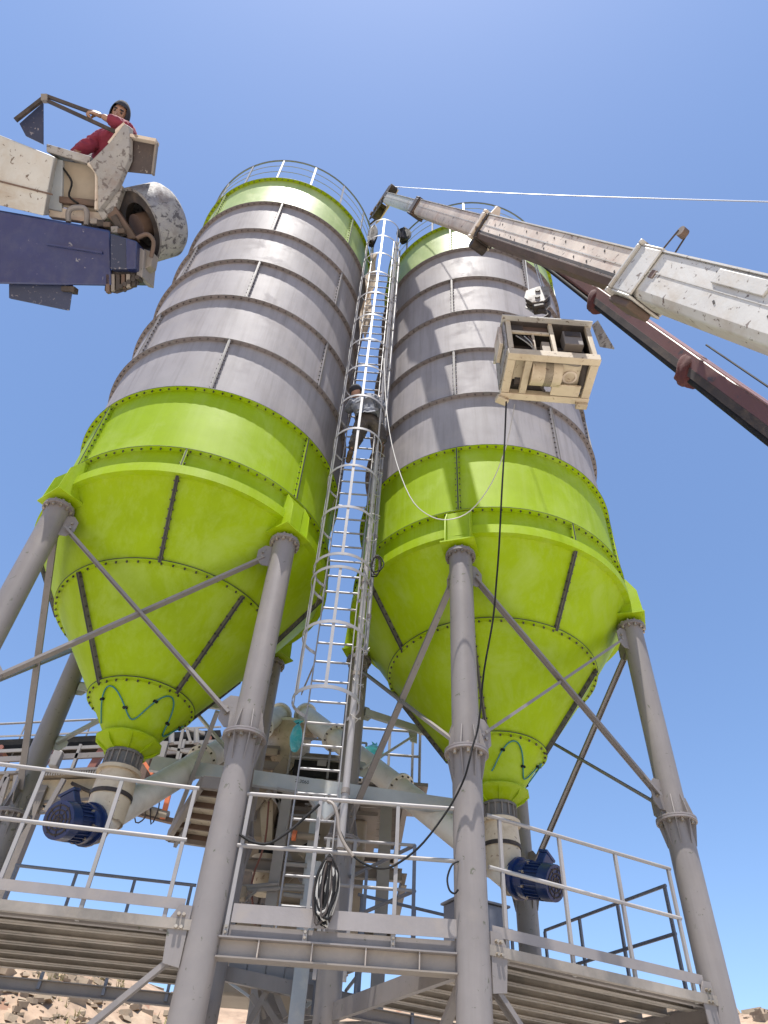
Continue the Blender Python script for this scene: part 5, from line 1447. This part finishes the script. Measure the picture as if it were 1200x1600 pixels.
skin_mesh(sj, [e for e in be_w if e[0] in sk_ and e[1] in sk_] + [('chest', 'collar'), ('waist', 'hem')], 'shirt', M_SHIRT, wk, 3, .022)
tk2 = ['pelvis', 'waist', 'hipR', 'kneeR', 'ankR', 'hipL', 'kneeL', 'ankL']
skin_mesh({k: (wj[k][0], wj[k][1]*1.1) for k in tk2}, [e for e in be_w if e[0] in tk2 and e[1] in tk2], 'trousers', M_TROUSER, wk, 3, .018)
wh, wsd = head_mesh(wk, Wp(556, 613.5, 6.50), (0, 0, 1), (-.45, .85, -.1), M_SKIN, .95)
cp = MB().ball(Wp(556, 611, 6.50), .115, 16, 8, (.9, 1.05, .85)).build('cap', M_HOOD, wk)
for k, q in (('ankL', Wp(545, 709, 6.82)), ('ankR', Wp(596, 701, 6.82))):
    a = wj[k][0]
    skin_mesh({'h': (a + V((0, -.03, -.04)), .05), 'b': (a.lerp(V((q.x, q.y, a.z - .06)), .5), .045), 't': (V((q.x, a.y + .20, a.z - .07)), .038)}, [('h', 'b'), ('b', 't')], 'boot', M_BOOT, wk, 1)
for k, nrm in (('wrL', (0, 1, 0)), ('wrR', (0, 1, 0))):
    hand(wk, wj[k][0], V((0.1 if k == 'wrL' else -.1, .5, .9)), (0, .8, -.5), M_SKIN)

# ------------------------------------------------------------------ blue boom end with the basket, upper left
DB = 6.80
M_SIDEBOX = mat('dark_purple_brown_paint', (0.05, 0.036, 0.034), 0.5, dirt=(0.12, 0.085, 0.065), dirt_amt=0.8, dirt_scale=7, speck=(0.30, 0.26, 0.22), speck_amt=0.15, speck_scale=26)
def G(px, py, dz=0): return atf(px, py, DB + dz)
up_boom = thing('lift_boom', 'navy blue boom end carrying a white box and weathered basket, upper left', 'lift boom', G(60, 390, .3))
def slab(pts, dz0, vec, name, m, bev=.008, par=None):
    return MB().prism([G(x, y, dz0) for x, y in pts], vec).build(name, m, par or up_boom, bevel=bev)
BK = (G(60, 442) - EYE).normalized() * .5 + UP * .03
slab([(-260, 283), (60, 339), (173, 360), (175, 447), (60, 445), (-260, 438)][::-1], 0, BK, 'blue_beam', M_BLUE, .02)
MB().bar(G(73, 381, -.01), G(160, 395, -.01), .02, .022, UP).build('raised_rib', M_BLUE, up_boom)
slab([(172, 364), (213, 376), (211, 421), (172, 420)][::-1], -.05, FWD*.5, 'end_block', M_NAVY_D, .012)
slab([(196, 371), (214, 377), (212, 420), (197, 420)][::-1], -.07, FWD*.4, 'end_block', M_BLUE, .01)
slab([(214, 384), (226, 391), (222, 433), (213, 431)][::-1], .02, FWD*.35, 'end_plate', M_STEEL, .006)
slab([(164, 446), (175, 420), (214, 422), (217, 445), (205, 452), (183, 459), (163, 455)][::-1], .04, (G(185, 455) - EYE).normalized() * .3, 'greasy_bracket', M_DARK, .012)
for k in range(6):
    slab([(165 + k*8, 428), (171 + k*8, 428), (171 + k*8, 456 - k*2), (165 + k*8, 457 - k*2)][::-1], .0 + .01*(k % 2), FWD*.06, 'bracket_rib', [M_RUST, M_STEEL_D, M_DARK][k % 3], .004)
for k in range(5):
    q = G(188 + k*6.5, 447 - k*3.5, -.01)
    MB().tube(q, q + FWD*.12, .022, 8).build('bracket_bolt', M_DARK, up_boom)
MB().path([G(107, 347, .12), G(107, 332, .12), G(114, 325, .12), G(131, 325, .12), G(136, 334, .12), G(135, 352, .12)], .026, 8, 3).build('lifting_handle', M_STEEL, up_boom)
for k, (x, y) in enumerate(((150, 349), (160, 352), (170, 354), (182, 362), (192, 364))):
    MB().box(G(x, y, .1), .07, .12, .05 + .015*(k % 2), X=RIGHT, Y=FWD, Z=UP).build('top_clutter', [M_STEEL_D, M_DARK, M_RUST, M_STEEL, M_RUST][k], up_boom, bevel=.008)
slab([(14, 443), (115, 443), (109, 485.5), (14, 466)][::-1], .06, (G(60, 485) - EYE).normalized() * .4, 'hanging_plate_box', M_NAVY_D, .008)
slab([(95, 447), (116, 447), (115, 456), (95, 454)][::-1], .02, FWD*.1, 'dark_bracket', M_DARK, .004)
MB().path([G(98, 262, .2), G(112, 284, .16), G(108, 306, .16), G(122, 318, .14)], .010, 6, 4).build('hydraulic_hose', M_BLACK, up_boom)
# white ballast box with a sunlit sloping top
wb = [(-260, 112), (0, 211), (85, 245), (76, 291), (68, 337), (0, 321), (-260, 266)]
pts = [G(x, y, -.03) for x, y in wb]
vec = UP*.20 + FWD*.48 - RIGHT*.145
MB().prism(pts[::-1], vec).build('white_box', M_WHITE, up_boom, bevel=.012)
MB().bar(G(-200, 233, -.035), G(82, 304, -.035), .012, .014, UP).build('rust_seam', M_RUST, up_boom)
# basket shell
slab([(72, 224), (142, 244), (139, 256), (72, 237)][::-1], .12, FWD*.35 + UP*.06, 'basket_rim', M_PEEL, .01)
slab([(98, 250), (137, 257), (148, 268), (152, 284), (150, 332), (96, 322)][::-1], .22, FWD*.04, 'basket_inner_plate', M_TANBOX, .008)
slab([(78, 246), (98, 250), (96, 330), (74, 326)][::-1], .18, FWD*.05, 'basket_blue_plate', M_BLUEST, .006)
slab([(92, 306), (150, 312), (150, 322), (92, 316)][::-1], .16, FWD*.06, 'basket_cross_rail', M_RUST, .006)
slab([(76, 322), (160, 332), (160, 350), (76, 338)][::-1], .20, FWD*.08, 'basket_sill', M_TAN, .006)
slab([(194, 193), (202, 197), (201, 247), (184, 287), (153, 328), (152, 276), (139, 254), (171, 222)][::-1], .04, FWD*.06 + RIGHT*.02, 'basket_side_panel', M_PEEL, .008)
slab([(150, 326), (184, 285), (192, 290), (178, 330), (160, 345)][::-1], .10, FWD*.1, 'basket_lower_lip', M_PEEL, .01)
MB().path([G(139, 256, .08), G(149, 266, .08), G(152, 280, .08), G(151, 328, .08)], .022, 8, 4).build('basket_edge_tube', M_TAN, up_boom)
slab([(202, 217), (246, 225), (240, 273), (190, 268)][::-1], .12, (G(218, 270) - EYE).normalized() * .2, 'dark_side_box', M_SIDEBOX, .01)
MB().bar(G(201, 214, .10), G(246, 223, .10), .10, .03, UP).build('side_box_rim', M_TAN, up_boom)
MB().bar(G(245, 224, .11), G(239, 273, .11), .05, .02, RIGHT).build('side_box_rim', M_STEEL_D, up_boom)
# window frame bars and dark door
for a, b, w in (((75, 151), (146, 177), .030), ((75, 158), (180, 206), .030), ((24, 188), (73, 150), .034), ((180, 206), (195, 193), .022), ((170, 224), (193, 194), .020)):
    MB().bar(G(*a, .05), G(*b, .05), w, w, FWD).build('frame_bar', M_DARK if w > .025 else M_TAN, up_boom)
MB().box(G(71, 154, .05), .06, .06, .06, X=RIGHT, Y=FWD, Z=UP).build('frame_corner', M_STEEL_D, up_boom)
slab([(30, 193), (67, 160), (67, 225), (40, 212)][::-1], .10, FWD*.02, 'dark_door', M_NAVY_D, .003)
# peeling drum
ax = (RIGHT*.62 + UP*.46 + FWD*.62).normalized()
dc = G(216, 354, .28)
dr = MB()
n = 40; s1 = ax.cross(UP).normalized(); u1 = s1.cross(ax)
R0, LD = .36, .30
for (ra, la), (rb, lb) in (((R0, 0), (R0, LD)), ((R0, LD), (R0*.9, LD+.05)), ((R0*.9, LD+.05), (.01, LD+.06)), ((R0, 0), (R0-.03, 0)), ((R0-.03, 0), (R0-.03, LD)), ((R0-.03, LD), (.01, LD))):
    vs = [dc + ax*l + (s1*math.cos(2*math.pi*i/n) + u1*math.sin(2*math.pi*i/n))*r for r, l in ((ra, la), (rb, lb)) for i in range(n)]
    dr.add(vs, [(i, (i+1) % n, n+(i+1) % n, n+i) for i in range(n)], True)
drum = dr.build('peeling_drum', M_DRUM, up_boom)
MB().tube(dc - ax*.02, dc + ax*(LD-.02), .12, 20).build('drum_hub', M_RUST, drum)
MB().ringtube(dc + ax*.02, dc + ax*.10, R0-.035, .22, 32).build('drum_winding', M_DARK, drum)
slab([(160, 330), (178, 318), (214, 372), (200, 374)][::-1], .10, FWD*.12, 'drum_arm', M_RUST, .012)
MB().bar(G(180, 340, .12), G(196, 372, .12), .06, .10, FWD).build('drum_arm', M_DARK, up_boom)
MB().path([G(214, 372, .0), G(230, 366, .0), G(240, 378, .02), (G(236, 402, .04))], .02, 8, 4).build('drum_hose', M_RUST, up_boom)
slab([(224, 388), (240, 394), (236, 415), (226, 420)][::-1], .08, FWD*.16, 'drum_bracket', M_STEEL_D, .01)

# ------------------------------------------------------------------ loose cables
def cable(label, pts, r, m, name='cable', sm=4):
    p = [ony(*q) if len(q) == 3 else V(q[:3]) for q in pts]
    o = thing(name, label, 'cable', p[0])
    MB().path(p, r, 6, sm).build('line', m, o)
    return o
cable('pale rope sagging across the front of the right silo from the ladder', [(600, 560, 6.35), (604, 640, 6.25), (616, 710, 6.15), (640, 775, 6.05), (668, 804, 6.0), (700, 812, 5.95), (735, 798, 5.9), (768, 755, 5.7), (790, 700, 5.4), (800, 655, 5.15), (804, 632, 5.1)], .0065, M_CABW, 'rope')
cable('long black cable hanging from the generator past the right silo front leg', [(791, 628, 4.9), (788, 700, 5.0), (784, 770, 5.1), (780, 850, 5.3), (776, 905, 5.5), (770, 970, 5.8), (756, 1050, 6.05), (748, 1130, 6.16), (738, 1168, 6.16), (733, 1190, 6.16), (724, 1220, 6.22), (702, 1262, 6.3), (662, 1316, 6.34), (628, 1345, 6.38), (600, 1357, 6.38), (570, 1350, 6.36), (548, 1332, 6.36), (532, 1300, 6.34)], .0105, M_BLACK)
cable('black cable slung between the left front leg and the walkway rail', [(372, 1302, 6.42), (384, 1310, 6.38), (396, 1316, 6.36), (420, 1318, 6.36), (450, 1300, 6.36), (478, 1276, 6.36), (499, 1257, 6.36)], .013, M_BLACK)
cable('grey flexible conduit draped over the walkway rail at the ladder foot', [(512, 1252, 6.36), (521, 1257, 6.33), (527, 1275, 6.33), (530, 1300, 6.33), (540, 1322, 6.33), (552, 1338, 6.33)], .016, M_STEEL_D)
cable('short black cable loop hooked at the right silo front leg', [(716, 1346, 6.33), (706, 1352, 6.3), (699, 1372, 6.3), (702, 1390, 6.3), (710, 1396, 6.3), (716, 1390, 6.3)], .008, M_BLACK)
coil('black and pale cable coil hanging on the middle walkway railing', ony(510, 1390, 6.33), .105, .27, [M_BLACK, M_BLACK, M_CABW, M_BLACK, M_DARK, M_BLACK, M_CABW], 30, 'cable_coil', .0095, 8)
coil('small black wire coil hooked on the pipe beside the right silo hopper', ony(588, 884, 6.6), .10, .17, [M_BLACK, M_DARK], 4, 'cable_coil', .008, 12)
rope_bits = thing('cable_ties', 'pale wire ties and looped wire along the ladder pipes', 'wire', (-.12, 6.7, 6.5))
rng = random.Random(21)
for k in range(11):
    z = 5.3 + k*.42
    a = rng.uniform(.05, .09)
    pts = [(-.14 + a*math.cos(t*.9), 6.72 + a*math.sin(t*.9), z + .03*math.sin(t*2) + rng.uniform(-.03, .03)) for t in range(8)]
    MB().path(pts, .006, 5, 2).build('tie', M_CABW, rope_bits)
